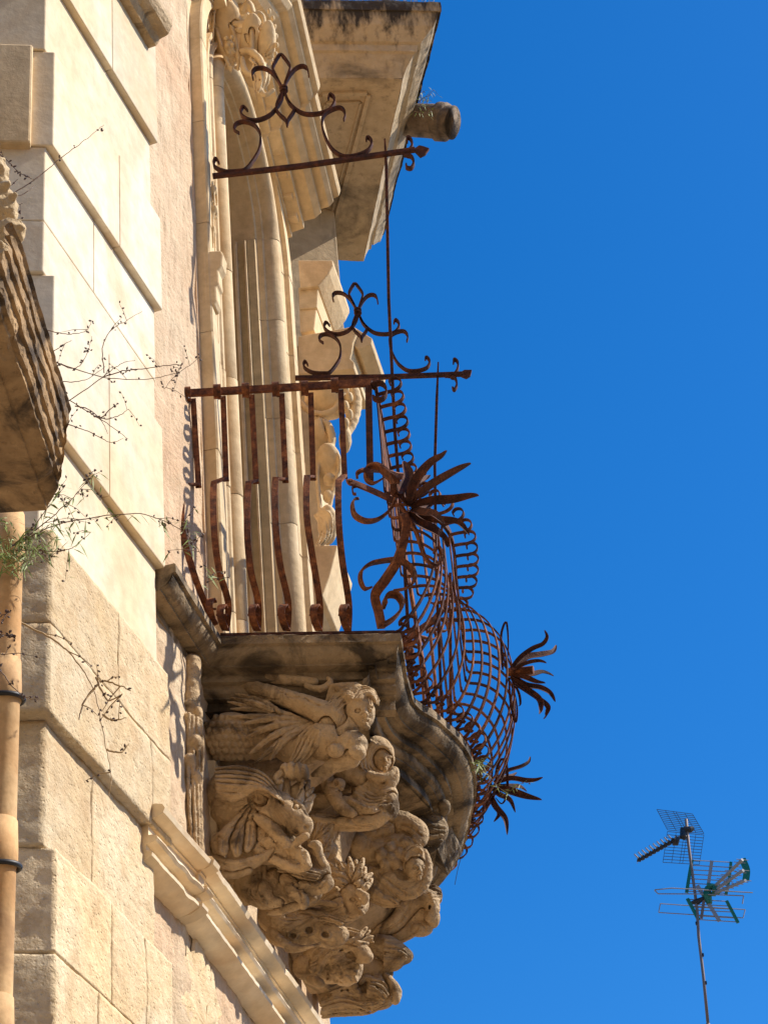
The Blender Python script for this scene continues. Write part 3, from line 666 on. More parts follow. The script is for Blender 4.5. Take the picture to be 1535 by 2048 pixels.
S.strands([(692, 1385), (672, 1392), (662, 1412), (668, 1425)], [(706, 1392), (692, 1402), (684, 1420), (684, 1432)], 6, 6, 3.5, .085, .10, wob=1)
S.strands([(726, 1384), (742, 1378), (754, 1392), (758, 1412)], [(716, 1392), (730, 1390), (742, 1396), (748, 1404)], 5, 6, 3.5, .11, .11, wob=1)
S.strands([(700, 1396), (712, 1378), (736, 1374), (752, 1392)], [(722, 1398), (730, 1390), (742, 1390), (752, 1402)], 5, 5, 4, .10, .11, wob=1)
S.strands([(706, 1388), (686, 1382), (668, 1392), (656, 1408)], [(704, 1400), (694, 1404), (684, 1414), (674, 1424)], 6, 5, 4, .09, .09, wob=1)
S.T([(612, 1372, 5, .05), (640, 1378, 7, .06), (660, 1366, 6, .06), (656, 1356, 4, .06)], k=.003)
S.fan((622, 1450), [(455, 1404), (462, 1418), (458, 1432), (486, 1448), (500, 1462), (490, 1476), (515, 1490), (498, 1508), (512, 1524), (540, 1520)], 8.5, 2.2, .055, .03, 12)
S.fan((560, 1425), [(462, 1396), (470, 1388), (500, 1392)], 7, 2, .04, .02, 6)
S.strands([(620, 1452), (600, 1475), (588, 1505), (580, 1522)], [(640, 1462), (632, 1490), (616, 1512), (600, 1528)], 5, 8, 6, .075, .05, wob=1)
S.crease([(700, 1470), (696, 1490), (690, 1512)], 2.2).crease([(672, 1520), (660, 1500), (654, 1478)], 2)
for a_, b_ in (((520, 1392), (560, 1398)), ((560, 1384), (600, 1396)), ((610, 1396), (640, 1412))): S.crease([a_, ((a_[0] + b_[0]) / 2, (a_[1] + b_[1]) / 2 + 3), b_], 1.6)
S.mesh('merman', CV, k1)
S = Sculpt(6.60)
S.E(500, 1625, 78, 62, 36, -.01).E(450, 1600, 40, 60, 30, -.02).E(540, 1690, 60, 40, 30, -.01).E(600, 1600, 26, 36, 22, .0)
S.T([(548, 1602, 22, .045), (570, 1622, 27, .06), (592, 1642, 25, .07)], k=.014, uc=0).E(602, 1652, 24, 24, 20, .075, 20, k=.01).E(556, 1642, 42, 24, 26, .04, -35)
te = S.top(524, 1612)
S.E(522, 1600, 27, 21, 18, te + .012, op=-1, k=.004).E(520, 1600, 17, 14, 14, te - .012, k=.001).E(519, 1597, 5, 5, 9, te + .016, op=-1, k=.001)
S.T([(500, 1609, 4, te), (518, 1620, 5, te + .002), (542, 1612, 5, te + .006), (552, 1600, 4, te + .01)], k=.001, uc=0)
S.strands([(432, 1538), (478, 1536), (524, 1548), (552, 1578), (568, 1604)], [(434, 1592), (462, 1600), (490, 1592), (514, 1580), (546, 1592)], 8, 9, 6, .085, .115, wob=1.4)
S.T([(490, 1594, 5, te + .01), (512, 1582, 7, te + .022), (536, 1586, 8, te + .028), (556, 1604, 8, te + .024), (562, 1616, 6, te + .018)], k=.003, uc=0)
S.cut(590, 1664, 8, 4, .012, ang=-20).cut(612, 1655, 5, 4, .010).crease([(566, 1622), (578, 1640), (572, 1660)], 2.2).crease([(560, 1632), (566, 1646), (560, 1662)], 2.0)
S.T([(498, 1650, 9, .04), (503, 1636, 8, .06), (524, 1642, 11, .065), (548, 1662, 13, .07), (572, 1686, 10, .07), (584, 1694, 5, .07), (597, 1682, 7, .08), (612, 1672, 7, .09)], k=.004)
S.E(560, 1700, 46, 18, 20, .02, -28, k=.003).T([(498, 1658, 8, .04), (502, 1682, 8, .035), (520, 1704, 9, .035), (556, 1724, 9, .04), (596, 1738, 8, .045), (618, 1732, 6, .05)], k=.003)
S.T([(585, 1700, 12, .04), (604, 1712, 13, .05), (614, 1730, 8, .05)], k=.005, uc=0)
for i in range(130):
    t = random.random(); u = 518 + t * 94 + random.uniform(-8, 8); v = 1676 + t * 42 + random.uniform(-14, 18); S.dot(u, v, random.uniform(2.5, 4.5), random.uniform(2.2, 4), .2)
for u, ru, rv in ((609, 9, 18), (598, 11, 21), (584, 12, 20), (570, 11, 16)): S.E(u, 1546 - (608 - u) * .12, ru, rv, 18, .07, 4, k=.001)
S.T([(562, 1546, 7, .08), (552, 1555, 6, .08), (555, 1566, 5, .08), (563, 1563, 4, .085)], k=.002, uc=2)
S.T([(574, 1562, 8, .03), (572, 1590, 8, .04), (580, 1612, 7, .05)], k=.002, uc=2)
S.fan((592, 1616), [(606, 1560), (618, 1562), (626, 1576), (628, 1590), (620, 1608), (604, 1572)], 7, 3, .04, .02, 5)
S.T([(582, 1612, 6, .085), (592, 1605, 6, .09), (602, 1616, 6, .085), (612, 1634, 5, .085)], k=.002, uc=2)
for pts in ([(506, 1608, 5), (480, 1640, 12), (452, 1672, 15), (446, 1704, 9)], [(508, 1612, 5), (488, 1650, 12), (474, 1684, 14), (474, 1708, 8)], [(510, 1618, 5), (502, 1652, 10), (500, 1682, 11), (494, 1700, 6)]):
    S.T([(u, v, r, .03 + .012 * i) for i, (u, v, r) in enumerate(pts)], k=.003, uc=3); S.crease([(u, v) for u, v, r in pts], 2.4)
S.E(440, 1690, 20, 26, 16, .02, uc=2); S.crease([(428, 1680), (440, 1674), (452, 1682)], 2)
S.T([(430, 1722, 12, .01), (468, 1734, 15, .03), (515, 1722, 11, .04), (546, 1700, 4, .05)], k=.003); S.crease([(430, 1722), (470, 1732), (515, 1720)], 2.2)
S.T([(445, 1752, 8, .01), (476, 1748, 8, .02), (498, 1742, 7, .03)], k=.003, uc=2)
for pts in ([(436, 1600), (462, 1612), (492, 1608)], [(432, 1612), (458, 1626), (484, 1622)], [(556, 1600), (572, 1616), (590, 1628)]): S.crease(pts, 2.6)
S.mesh('beast_head', CV, k1)
S = Sculpt(6.72)
S.E(540, 1775, 60, 44, 35, -.01).E(600, 1780, 45, 34, 30, .0).E(500, 1760, 34, 40, 30, -.02)
S.T([(500, 1738, 12, .03), (548, 1730, 14, .06), (600, 1744, 15, .085), (642, 1754, 14, .095), (652, 1738, 8, .1), (640, 1714, 7, .1), (634, 1692, 9, .1), (622, 1690, 6, .1)], k=.004)
S.strands([(560, 1728), (600, 1738), (640, 1748)], [(556, 1742), (600, 1756), (636, 1764)], 4, 5, 4, .09, .115, k=.002)
S.T([(548, 1752, 14, .05), (530, 1776, 15, .06), (536, 1800, 14, .06), (560, 1808, 10, .06)], k=.004).T([(572, 1760, 13, .07), (590, 1780, 15, .08), (606, 1800, 11, .09), (606, 1812, 8, .09)], k=.004).T([(606, 1776, 13, .08), (636, 1778, 12, .09), (656, 1768, 11, .1), (654, 1756, 7, .1)], k=.004)
S.E(560, 1770, 10, 8, 14, .085, op=-1, k=.003)
for i in range(60): S.dot(random.uniform(520, 650), random.uniform(1765, 1815), 4.5, 4, .4)
S.strands([(496, 1730), (505, 1760), (498, 1790), (520, 1806)], [(528, 1734), (528, 1760), (520, 1785), (535, 1802)], 4, 7, 5, .03, .03)
S.T([(535, 1828, 3, .03), (560, 1822, 8, .04), (590, 1812, 9, .05), (610, 1804, 6, .06)], k=.003)
for pts in ([(510, 1760), (520, 1790), (545, 1805)], [(585, 1766), (600, 1786), (604, 1804)], [(560, 1740), (600, 1752), (640, 1762)], [(620, 1776), (640, 1776), (652, 1766)]): S.crease(pts, 2.2)
S.mesh('wrinkled_snout', CV, k1)
# ---- second corbel: hooded figure, plumed head, pitted mask
k2 = thing('carved_corbel', 'second carved corbel, hooded crouching figure above a plumed head and a pitted mask', 'corbel', tuple(aty(500, 1640, 7.0)), 'carved corbels under the balcony')
bracket_block([(600, 1470), (750, 1480), (740, 1560), (700, 1620), (670, 1690), (680, 1770), (650, 1830), (610, 1870), (550, 1860), (480, 1780)], 7.09, .14, k2)
S = Sculpt(6.97)
S.E(752, 1514, 37, 42, 34, .04).E(764, 1519, 22, 28, 22, .09, op=-1, k=.006).face(764, 1520, 24, .045, turn=.8)
S.strands([(735, 1478), (718, 1500), (716, 1535), (735, 1560)], [(748, 1486), (736, 1505), (736, 1535), (752, 1552)], 4, 7, 6, .06, .08, k=.004)
S.T([(740, 1552, 10, .09), (760, 1556, 9, .1), (778, 1552, 7, .1), (788, 1540, 7, .09), (790, 1556, 9, .08), (780, 1570, 10, .08)], k=.003)
S.E(745, 1585, 42, 40, 34, .02).E(772, 1594, 24, 26, 24, .05).E(700, 1560, 44, 26, 30, .0).E(780, 1562, 14, 16, 14, .06)
S.T([(780, 1600, 15, .06), (786, 1620, 11, .06), (782, 1632, 8, .06)], k=.006)
S.T([(655, 1535, 20, .02), (690, 1540, 22, .04), (725, 1560, 20, .05)], k=.006).T([(648, 1548, 14, .04), (662, 1580, 15, .06), (682, 1612, 15, .07), (705, 1632, 14, .07)], k=.004)
S.T([(690, 1608, 16, .05), (726, 1618, 14, .07), (752, 1628, 11, .08)], k=.004).T([(620, 1640, 12, .02), (680, 1648, 15, .04), (740, 1646, 15, .06), (770, 1634, 10, .08)], k=.005)
for i in range(4): S.T([(764 + i * 5, 1628 - i, 3.4, .09), (768 + i * 5, 1617 - i * 2, 3.2, .10), (763 + i * 5.2, 1612 - i, 2.6, .092)], k=.001)
S.T([(778, 1636, 4, .085), (788, 1622, 3.2, .09), (786, 1612, 2.6, .09)], k=.001)
S.E(676, 1570, 14, 14, 13, .075, k=.003).E(672, 1567, 4.5, 5, 9, .098, op=-1, k=.001).E(683, 1578, 5, 4, 5, .095, k=.002)
S.strands([(720, 1575), (745, 1590), (772, 1588)], [(700, 1600), (735, 1616), (770, 1606)], 5, 6, 3, .06, .085, k=.004)
S.E(650, 1600, 26, 20, 20, .0).T([(615, 1600, 16, .0), (640, 1604, 18, .02), (655, 1600, 12, .03)], k=.005)
for pts in ([(738, 1560), (748, 1574), (770, 1576)], [(730, 1572), (744, 1588), (764, 1590)], [(726, 1590), (742, 1602), (760, 1604)], [(700, 1640), (720, 1652), (744, 1650)], [(660, 1646), (690, 1656), (720, 1656)]): S.crease(pts, 2.2)
S.mesh('hooded_figure', CV, k2)
S = Sculpt(6.95)
S.E(640, 1660, 34, 34, 25, -.01).fan((628, 1690), [(614, 1640), (624, 1632), (640, 1636), (655, 1642), (664, 1650), (656, 1668)], 8, 4, .02, .02, 4)
S.T([(624, 1636, 6, .04), (645, 1642, 7, .045), (666, 1638, 5, .04)], k=.003)
S.E(650, 1700, 26, 20, 20, .0).fan((638, 1715), [(648, 1690), (662, 1680), (662, 1694), (655, 1706)], 6, 3, .04, .02, 4)
S.E(690, 1770, 40, 40, 30, -.01).fan((702, 1776), [(650, 1722), (660, 1735), (672, 1720), (684, 1726), (698, 1716), (712, 1722), (726, 1718), (730, 1736), (742, 1748), (744, 1760), (728, 1758), (652, 1745), (655, 1760)], 8, 3.2, .05, .035, 9)
S.E(690, 1808, 46, 34, 30, .0).face(706, 1802, 33, .03, turn=1.1, tilt=-12).T([(716, 1785, 7, .1), (730, 1794, 8, .11), (728, 1804, 6, .1)], k=.003)
S.strands([(672, 1780), (650, 1792), (640, 1812)], [(690, 1830), (665, 1838), (648, 1838)], 6, 6, 4, .05, .03)
S.mesh('plumed_head', CV, k2)
S = Sculpt(6.93)
S.E(605, 1856, 72, 36, 30, -.01, 14).E(560, 1835, 44, 34, 26, -.01).E(660, 1870, 36, 26, 24, .0)
for u, v, r_ in ((618, 1861, 10), (650, 1870, 9), (586, 1872, 8), (572, 1846, 8)):
    tt = S.top(u, v); S.T([(u + r_ * 1.05 * math.cos(q_), v + r_ * .9 * math.sin(q_), 3.2, tt - .001) for q_ in np.linspace(0, 2 * math.pi, 11)], k=.003, sm=2, uc=0); S.E(u, v, r_ * .8, r_ * .65, 12, tt + .002, op=-1, k=.002)
S.strands([(545, 1815), (570, 1830), (610, 1832), (650, 1826), (690, 1838)], [(545, 1850), (575, 1862), (600, 1848), (650, 1846), (680, 1858)], 5, 7, 4, .03, .04, k=.003, wob=3)
S.strands([(548, 1866), (580, 1888), (620, 1896)], [(575, 1898), (600, 1902), (640, 1886)], 4, 7, 4, .02, .03, wob=2)
S.T([(548, 1824, 5, .05), (558, 1818, 5, .055), (566, 1826, 5, .055), (558, 1834, 4, .055), (552, 1828, 3, .05)], k=.001)
S.T([(600, 1815, 5, .05), (640, 1806, 6, .06), (672, 1810, 5, .06)], k=.003)
for pts in ([(560, 1860), (600, 1840), (660, 1850)], [(556, 1880), (600, 1890), (650, 1886)], [(570, 1834), (600, 1828), (640, 1836)]): S.crease(pts, 2.2)
S.mesh('pitted_mask', CV, k2)
# ---- third corbel: veiled woman above a big nosed bearded head
k3 = thing('carved_corbel', 'third carved corbel, veiled woman with fruit above a big nosed bearded head', 'corbel', tuple(aty(600, 1740, 7.3)), 'carved corbels under the balcony')
bracket_block([(650, 1600), (830, 1610), (815, 1700), (800, 1770), (750, 1810), (690, 1850), (670, 1920), (640, 1955), (600, 1955), (560, 1860)], 7.40, .14, k3)
S = Sculpt(7.27)
S.E(745, 1668, 52, 13, 22, .03, 8).T([(696, 1680, 3, .02), (730, 1672, 12, .04), (775, 1658, 14, .05), (800, 1650, 8, .04)], k=.004)
S.T([(770, 1640, 20, .02), (805, 1648, 24, .03), (834, 1662, 20, .05), (838, 1682, 14, .06), (812, 1690, 16, .06)], k=.006)
S.E(770, 1705, 56, 30, 34, .0).E(718, 1692, 21, 26, 20, .03).E(735, 1690, 16, 24, 18, .02).E(800, 1690, 34, 22, 26, .03)
for u, v, r_ in ((764, 1712, 14), (780, 1700, 13), (782, 1720, 13), (798, 1710, 13), (800, 1694, 11), (770, 1730, 11), (792, 1728, 10)): S.E(u, v, r_, r_ * 1.15, r_, .06, k=.002)
S.E(828, 1728, 24, 32, 26, .04).face(830, 1738, 24, .05, turn=1.1)
S.strands([(806, 1712), (815, 1694), (835, 1688), (846, 1700)], [(812, 1722), (822, 1708), (836, 1704), (844, 1710)], 5, 4.5, 3, .075, .085, wob=1)
for rr, w in ((30, 6), (42, 7), (54, 8), (66, 7)):
    S.T([(814 + rr * math.cos(a) * .75 - 6, 1752 + rr * math.sin(a) * .72 - 6, w, .055 - rr * .0003) for a in np.linspace(-1.0 if rr < 60 else -.6, 2.9, 9)], k=.003, sm=3)
S.T([(848, 1704, 6, .05), (856, 1730, 8, .05), (852, 1762, 8, .05), (838, 1786, 6, .04)], k=.003)
S.E(770, 1770, 50, 36, 26, -.01).strands([(735, 1752), (760, 1776), (790, 1800)], [(742, 1800), (770, 1812), (800, 1812)], 6, 7, 5, .02, .03, k=.003)
for pts in ([(716, 1662), (745, 1660), (780, 1650)], [(800, 1660), (820, 1672), (828, 1684)], [(742, 1682), (760, 1684), (790, 1680)], [(800, 1650), (822, 1654), (842, 1672)], [(740, 1760), (765, 1786), (790, 1808)], [(750, 1752), (775, 1778), (800, 1800)], [(760, 1748), (785, 1768), (812, 1788)]): S.crease(pts, 2.3)
S.mesh('veiled_woman', CV, k3)
S = Sculpt(7.20)
S.E(662, 1922, 56, 44, 34, -.01).E(690, 1935, 34, 36, 28, .02)
S.T([(676, 1896, 10, .05), (704, 1890, 12, .07), (722, 1902, 13, .08), (732, 1914, 13, .085)], k=.008).E(722, 1922, 10, 7, 9, .075, k=.003).E(700, 1910, 9, 6, 10, .075, op=-1, k=.003).E(699, 1911, 6, 5, 6, .055, k=.001)
S.T([(690, 1902, 4, .075), (702, 1898, 4, .08), (712, 1904, 3, .08)], k=.002).T([(690, 1934, 5, .06), (706, 1930, 6, .07), (714, 1934, 5, .07)], k=.002).T([(692, 1944, 5, .06), (706, 1944, 6, .065), (712, 1942, 4, .065)], k=.002)
S.E(698, 1957, 18, 11, 14, .045).E(676, 1925, 16, 14, 14, .055)
for i in range(60): S.dot(random.uniform(655, 715), random.uniform(1945, 1966), 4.5, 4, .4)
S.strands([(690, 1886), (660, 1892), (635, 1912), (610, 1925)], [(668, 1912), (650, 1930), (640, 1950), (632, 1962)], 8, 6, 4, .055, .03, k=.003)
S.strands([(668, 1870), (690, 1858), (715, 1862), (742, 1872)], [(670, 1884), (695, 1876), (720, 1880), (746, 1884)], 4, 6, 4, .05, .07, k=.003)
S.fan((700, 1884), [(738, 1862), (744, 1874), (736, 1888), (732, 1856)], 6, 3, .06, .02, 4).E(694, 1872, 4, 4, 8, .09, op=-1, k=.001)
S.T([(620, 1960, 8, .02), (634, 1964, 9, .05), (642, 1968, 7, .06)], k=.003).E(608, 1935, 22, 24, 20, .0)
for pts in ([(650, 1900), (634, 1924), (630, 1950)], [(660, 1906), (646, 1930), (644, 1956)], [(676, 1930), (684, 1944), (680, 1956)], [(700, 1924), (690, 1932), (684, 1942)], [(640, 1896), (622, 1916), (616, 1940)], [(668, 1890), (684, 1886), (700, 1890)]): S.crease(pts, 2.0)
S.mesh('bearded_head', CV, k3)
# ---- fourth corbel
k4 = thing('carved_corbel', 'farthest carved corbel, bent nude figure above curling leaf scrolls, lowest of the group', 'corbel', tuple(aty(680, 1900, 7.6)), 'carved corbels under the balcony')
bracket_block([(700, 1700), (850, 1715), (850, 1780), (820, 1840), (770, 1880), (740, 1950), (710, 1990), (670, 2010), (640, 2010), (620, 1960)], 7.68, .08, k4)
S = Sculpt(7.57)
S.E(815, 1838, 56, 32, 32, .0, 25).E(800, 1866, 40, 20, 26, .0, 20).E(838, 1858, 26, 16, 20, .02)
S.T([(752, 1866, 11, .03), (788, 1848, 15, .05), (812, 1818, 17, .06), (834, 1797, 18, .07), (858, 1800, 17, .07), (866, 1822, 11, .07), (858, 1838, 8, .07)], k=.006)
S.E(872, 1792, 12, 18, 14, .03).strands([(856, 1776), (868, 1772), (882, 1782)], [(866, 1806), (876, 1808), (882, 1800)], 6, 4, 3, .045, .045, wob=1).E(866, 1836, 13, 20, 14, .04).E(860, 1815, 5, 8, 10, .075, op=-1, k=.002)
S.T([(780, 1800, 12, .0), (760, 1826, 12, .01), (748, 1848, 9, .02)], k=.005).fan((746, 1850), [(730, 1800), (748, 1804), (762, 1812), (724, 1820), (740, 1840)], 7, 3, .03, .02, 5)
for pts in ([(770, 1862), (800, 1842), (820, 1812)], [(840, 1846), (852, 1856), (846, 1870)], [(800, 1880), (820, 1872), (836, 1856)], [(776, 1872), (790, 1880), (806, 1884)]): S.crease(pts, 2.3)
S.mesh('bent_figure', CV, k4)
S = Sculpt(7.55)
S.T([(746, 1882, 12, .0), (770, 1896, 24, .01), (798, 1910, 20, .02), (815, 1914, 9, .03)], k=.01).E(765, 1914, 10, 7, 12, .05, op=-1, k=.004).E(786, 1922, 7, 5, 12, .05, op=-1, k=.003)
S.strands([(770, 1880), (800, 1888), (817, 1906)], [(770, 1940), (795, 1938), (808, 1926)], 7, 5, 3, .04, .04, k=.003)
S.E(740, 1945, 44, 26, 24, .0).E(700, 1995, 62, 32, 28, -.01).E(760, 1985, 30, 34, 24, .01)
S.T([(728 + r * math.cos(a), 1968 + r * math.sin(a), 6, .06 - .0004 * r) for a, r in ((2.6, 26), (1.8, 25), (1.0, 23), (.2, 19), (-.6, 15), (-1.5, 11), (-2.6, 8))], k=.003)
S.T([(770, 1950, 5, .05), (783, 1965, 8, .05), (792, 1985, 10, .05), (790, 2002, 8, .05)], k=.004)
S.strands([(640, 2000), (680, 1985), (730, 2000), (770, 1990)], [(645, 2034), (690, 2030), (735, 2028), (768, 2014)], 7, 7, 4, .04, .05, k=.003, wob=3)
S.strands([(655, 1975), (680, 1962), (705, 1955)], [(665, 2000), (700, 1990), (720, 1990)], 5, 6, 4, .045, .05, wob=2)
S.strands([(745, 1960), (765, 1966), (778, 1985)], [(735, 1990), (752, 1996), (766, 2006)], 5, 5, 3, .06, .06, wob=1)
for pts in ([(650, 2004), (690, 1992), (735, 2010)], [(648, 2014), (690, 2004), (740, 2018)], [(655, 1992), (690, 1980), (715, 1992)], [(748, 1972), (764, 1984), (772, 2004)], [(756, 1962), (776, 1978), (784, 2000)], [(660, 2024), (700, 2016), (740, 2026)], [(752, 1900), (770, 1908), (800, 1912)]): S.crease(pts, 2.4)
S.mesh('leaf_scroll', CV, k4)
# ---- small dark heads under the far side of the slab
S = Sculpt(7.42)
S.E(872, 1590, 30, 34, 24, -.03).E(868, 1565, 14, 20, 12, .0).E(878, 1590, 10, 14, 10, .02).E(888, 1615, 13, 16, 12, .02).E(866, 1612, 12, 10, 10, .0).E(874, 1576, 5, 4, 8, .035, op=-1, k=.002)
S.E(860, 1660, 36, 34, 26, -.03).strands([(840, 1640), (860, 1650), (890, 1655)], [(835, 1700), (860, 1700), (880, 1690)], 5, 7, 5, -.0, .0)
o = S.mesh('corner_mask', M['slab'], slab, label='small blackened mask under the bulge')
for i in range(1): pass
# second moulded tier inside the bulge
pxprism([(792, 1470), (868, 1545), (880, 1600), (850, 1640), (800, 1600), (775, 1550)], 7.45, .42, 'slab_soffit_block', M['slab'], slab, .01)
erode(bpy.data.objects['slab_soffit_block'], 3, .008, 9, .5)
# ---- relief on the wall left of the first corbel
rel = thing('wall_relief', 'shaded drapery relief running down the wall between rusticated pilaster and nearest corbel', 'relief', tuple(aty(385, 1500, 6.5)))
S = Sculpt(6.40)
S.T([(385, 1325, 18, -.02), (382, 1400, 18, -.02), (385, 1480, 22, -.02), (380, 1560, 20, -.02), (385, 1640, 20, -.02), (392, 1720, 16, -.02)], k=.01)
S.E(378, 1410, 16, 12, 12, .0).E(396, 1432, 10, 20, 14, .0).E(372, 1455, 14, 30, 14, .0).E(390, 1490, 16, 22, 18, .01).E(378, 1530, 18, 24, 18, .01).E(394, 1560, 12, 18, 16, .01).E(380, 1600, 14, 30, 14, .0)
S.strands([(362, 1420), (360, 1500), (362, 1580), (372, 1680)], [(400, 1440), (404, 1510), (402, 1590), (404, 1700)], 6, 7, 5, .01, .0, k=.005, wob=3)
S.mesh('drapery', CV, rel)
# ---- door crest: shell, scroll and cartouche above the arch
S = Sculpt(6.9, .004)
S.E(505, 100, 34, 95, 20, -.03).E(455, 70, 40, 90, 20, -.03).E(520, 150, 26, 40, 16, -.01)
S.E(534, 88, 22, 62, 18, .01, -4, uc=3)
for i, (u, v) in enumerate([(540, 26), (547, 40), (551, 58), (554, 76), (555, 94), (553, 112), (547, 130), (538, 146)]): S.crease([(516, 122), ((516 + u) / 2 + 2, (122 + v) / 2), (u, v)], 2.4); S.E(u - 2, v - 4, 5, 8, 6, .02, k=.002)
S.T([(504, 116, 6, .03), (503, 74, 6, .05), (506, 38, 7, .055), (516, 26, 7, .055), (526, 34, 6, .055), (527, 50, 5, .055), (520, 58, 4, .055)], k=.002, uc=3)
S.T([(476, 104, 8, .03), (500, 102, 9, .05), (520, 120, 9, .05), (529, 150, 8, .045), (520, 176, 7, .035), (530, 190, 6, .03), (546, 180, 5, .03)], k=.002, uc=3)
S.T([(500, 118, 4, .06), (516, 136, 4, .06), (520, 156, 4, .05)], k=.001, uc=1.5)
S.T([(484, 116, 6, .045), (488, 138, 8, .05), (500, 148, 7, .05), (508, 132, 5, .05)], k=.002, uc=2)
S.E(458, 104, 15, 34, 18, .02, uc=3).T([(432, 56, 4, .02), (445, 100, 5, .03), (462, 142, 5, .03)], k=.002, uc=2).T([(452, 22, 5, .02), (467, 66, 5, .03), (476, 110, 5, .03), (476, 138, 4, .03)], k=.002, uc=2)
for i in range(5): S.dot(452 + i * 2.6, 76 + i * 15, 6, 6.5, .2); S.dot(463 + i * 2.2, 74 + i * 15, 5, 6.5, .2); S.crease([(444 + i * 3, 84 + i * 15), (458 + i * 2.4, 84 + i * 15), (470 + i * 2, 82 + i * 15)], 1.8)
S.T([(486, 24, 10, .01), (496, 8, 11, .02), (506, 26, 8, .02)], k=.003).T([(464, 22, 8, .01), (470, 48, 9, .02), (490, 44, 8, .02)], k=.003)
S.T([(474, 60, 7, .02), (490, 66, 8, .03), (500, 84, 6, .03)], k=.003, uc=2)
S.strands([(394, -8), (400, 20), (404, 48)], [(428, -8), (428, 30), (424, 84)], 5, 6, 4, .01, .02, wob=2).T([(412, 30, 5, .03), (420, 24, 5, .035), (426, 40, 5, .04), (424, 66, 4, .03)], k=.002, uc=2)
S.strands([(526, 128), (530, 156), (520, 186)], [(504, 150), (510, 166), (508, 186)], 4, 5, 4, .03, .03)
o = S.mesh('shell_crest', M['portal'], surround, .0012)
S = Sculpt(6.64, .004)
S.strands([(428, 362), (434, 400), (430, 440), (430, 495)], [(414, 365), (418, 410), (420, 450), (424, 495)], 4, 6, 3, .01, .01, k=.003, wob=2).E(428, 385, 8, 18, 8, .01).E(430, 425, 8, 18, 8, .01).E(427, 465, 6, 16, 7, .01)
S.mesh('strip_leaf', M['portal'], surround, .001)
# ---- volutes and leaf of the capital
S = Sculpt(8.27, .005)
S.E(655, 800, 52, 46, 40, .0, k=.006)
for k_ in range(2):
    S.T([(648 + r * math.cos(a), 790 + r * .9 * math.sin(a), 7, .05 - r * .0004 + .02) for a, r in [(2.8 - i * .55, 50 - i * 3.6) for i in range(14)]], k=.002, sm=3)
S.T([(700, 765, 12, .0), (712, 800, 13, .0), (706, 840, 12, .0), (690, 870, 10, .0)], k=.006)
for i in range(5): S.E(690 + (i % 2) * 8, 778 + i * 17, 9, 13, 10, .06, k=.003)
S.E(640, 870, 24, 40, 22, .0).T([(632, 840, 8, .03), (655, 850, 9, .04), (664, 880, 9, .04), (655, 910, 7, .03)], k=.003).E(690, 880, 14, 30, 16, -.01)
S.E(655, 940, 32, 60, 20, -.02).T([(640, 905, 5, .03), (634, 950, 5, .03), (638, 1000, 5, .03), (645, 1060, 4, .03)], k=.002).T([(645, 902, 6, .04), (662, 896, 6, .045), (676, 912, 5, .04), (678, 940, 5, .03), (664, 990, 5, .02), (655, 1040, 4, .02)], k=.002)
for i in range(4): S.E(660 - i * 2, 925 + i * 34, 16 - i * 2, 15, 12, .01, k=.002)
S.E(655, 1050, 22, 44, 18, -.01).strands([(640, 1020), (660, 1030), (662, 1070), (645, 1092)], [(628, 1030), (640, 1050), (640, 1075), (630, 1092)], 5, 5, 4, .02, .02, wob=1).E(664, 1050, 8, 12, 8, .0)
S.mesh('volute_and_leaf', M['portal'], cap, .0015)
# ---- pale rough rock on the neighbouring balcony
S = Sculpt(3.95, .005)
S.E(0, 420, 44, 60, 40, .0).E(20, 470, 34, 40, 30, .02).E(-10, 350, 34, 50, 30, .0).E(35, 455, 18, 24, 20, .03).E(10, 530, 34, 50, 30, .0).E(-20, 290, 24, 40, 20).E(30, 560, 26, 30, 26, .0)
for i in range(26): S.dot(random.uniform(-20, 50), random.uniform(330, 560), random.uniform(5, 12), random.uniform(6, 14), .65, .004)
S.mesh('carved_parapet', M['rough'], near, .006, label='pale worn carved stone above the dark moulding')
# ================================================================== IRON RAILING
ZR = ZS0 + 1.055
rail = thing('iron_railing', 'rusty wrought iron balcony railing with bulging scroll ended bars and iron flowers', 'railing', tuple(c1))
RU = M['rust']; RD = M['rust_dark']
r0 = atz(365, 787, ZR); r1 = atz(750, 765, ZR)
rp = [(750, 768), (765, 850), (779, 932), (805, 985), (868, 1030), (898, 1065), (909, 1115), (908, 1165), (893, 1205), (868, 1240)]
rfront = catmull([atz(u, v, ZR) for u, v in rp], 6) + [Vector((-.05, 8.25, ZR)), Vector((-.3, 8.32, ZR))]
rfront = [Vector((p.x, p.y, ZR)) for p in rfront]
m = MB(); sd = (r1 - r0).normalized(); m.strip([r0 - sd * .06, r1 + sd * .01], Vector((0, 0, 1)), .030, .012); m.build('top_rail', RU, rail, bevel=.001)
m = MB(); m.strip(rfront, Vector((0, 0, 1)), .030, .012); m.build('top_rail', RD, rail)
# bottom flat bar lying on the slab
bline = inset([p for p in dense[i0:]], .035); bline = [Vector((p.x, p.y, ZS0 + .018)) for p in bline]
m = MB(); m.strip(bline, Vector((0, 0, 1)), .010, .03); m.build('bottom_rail', RD, rail)
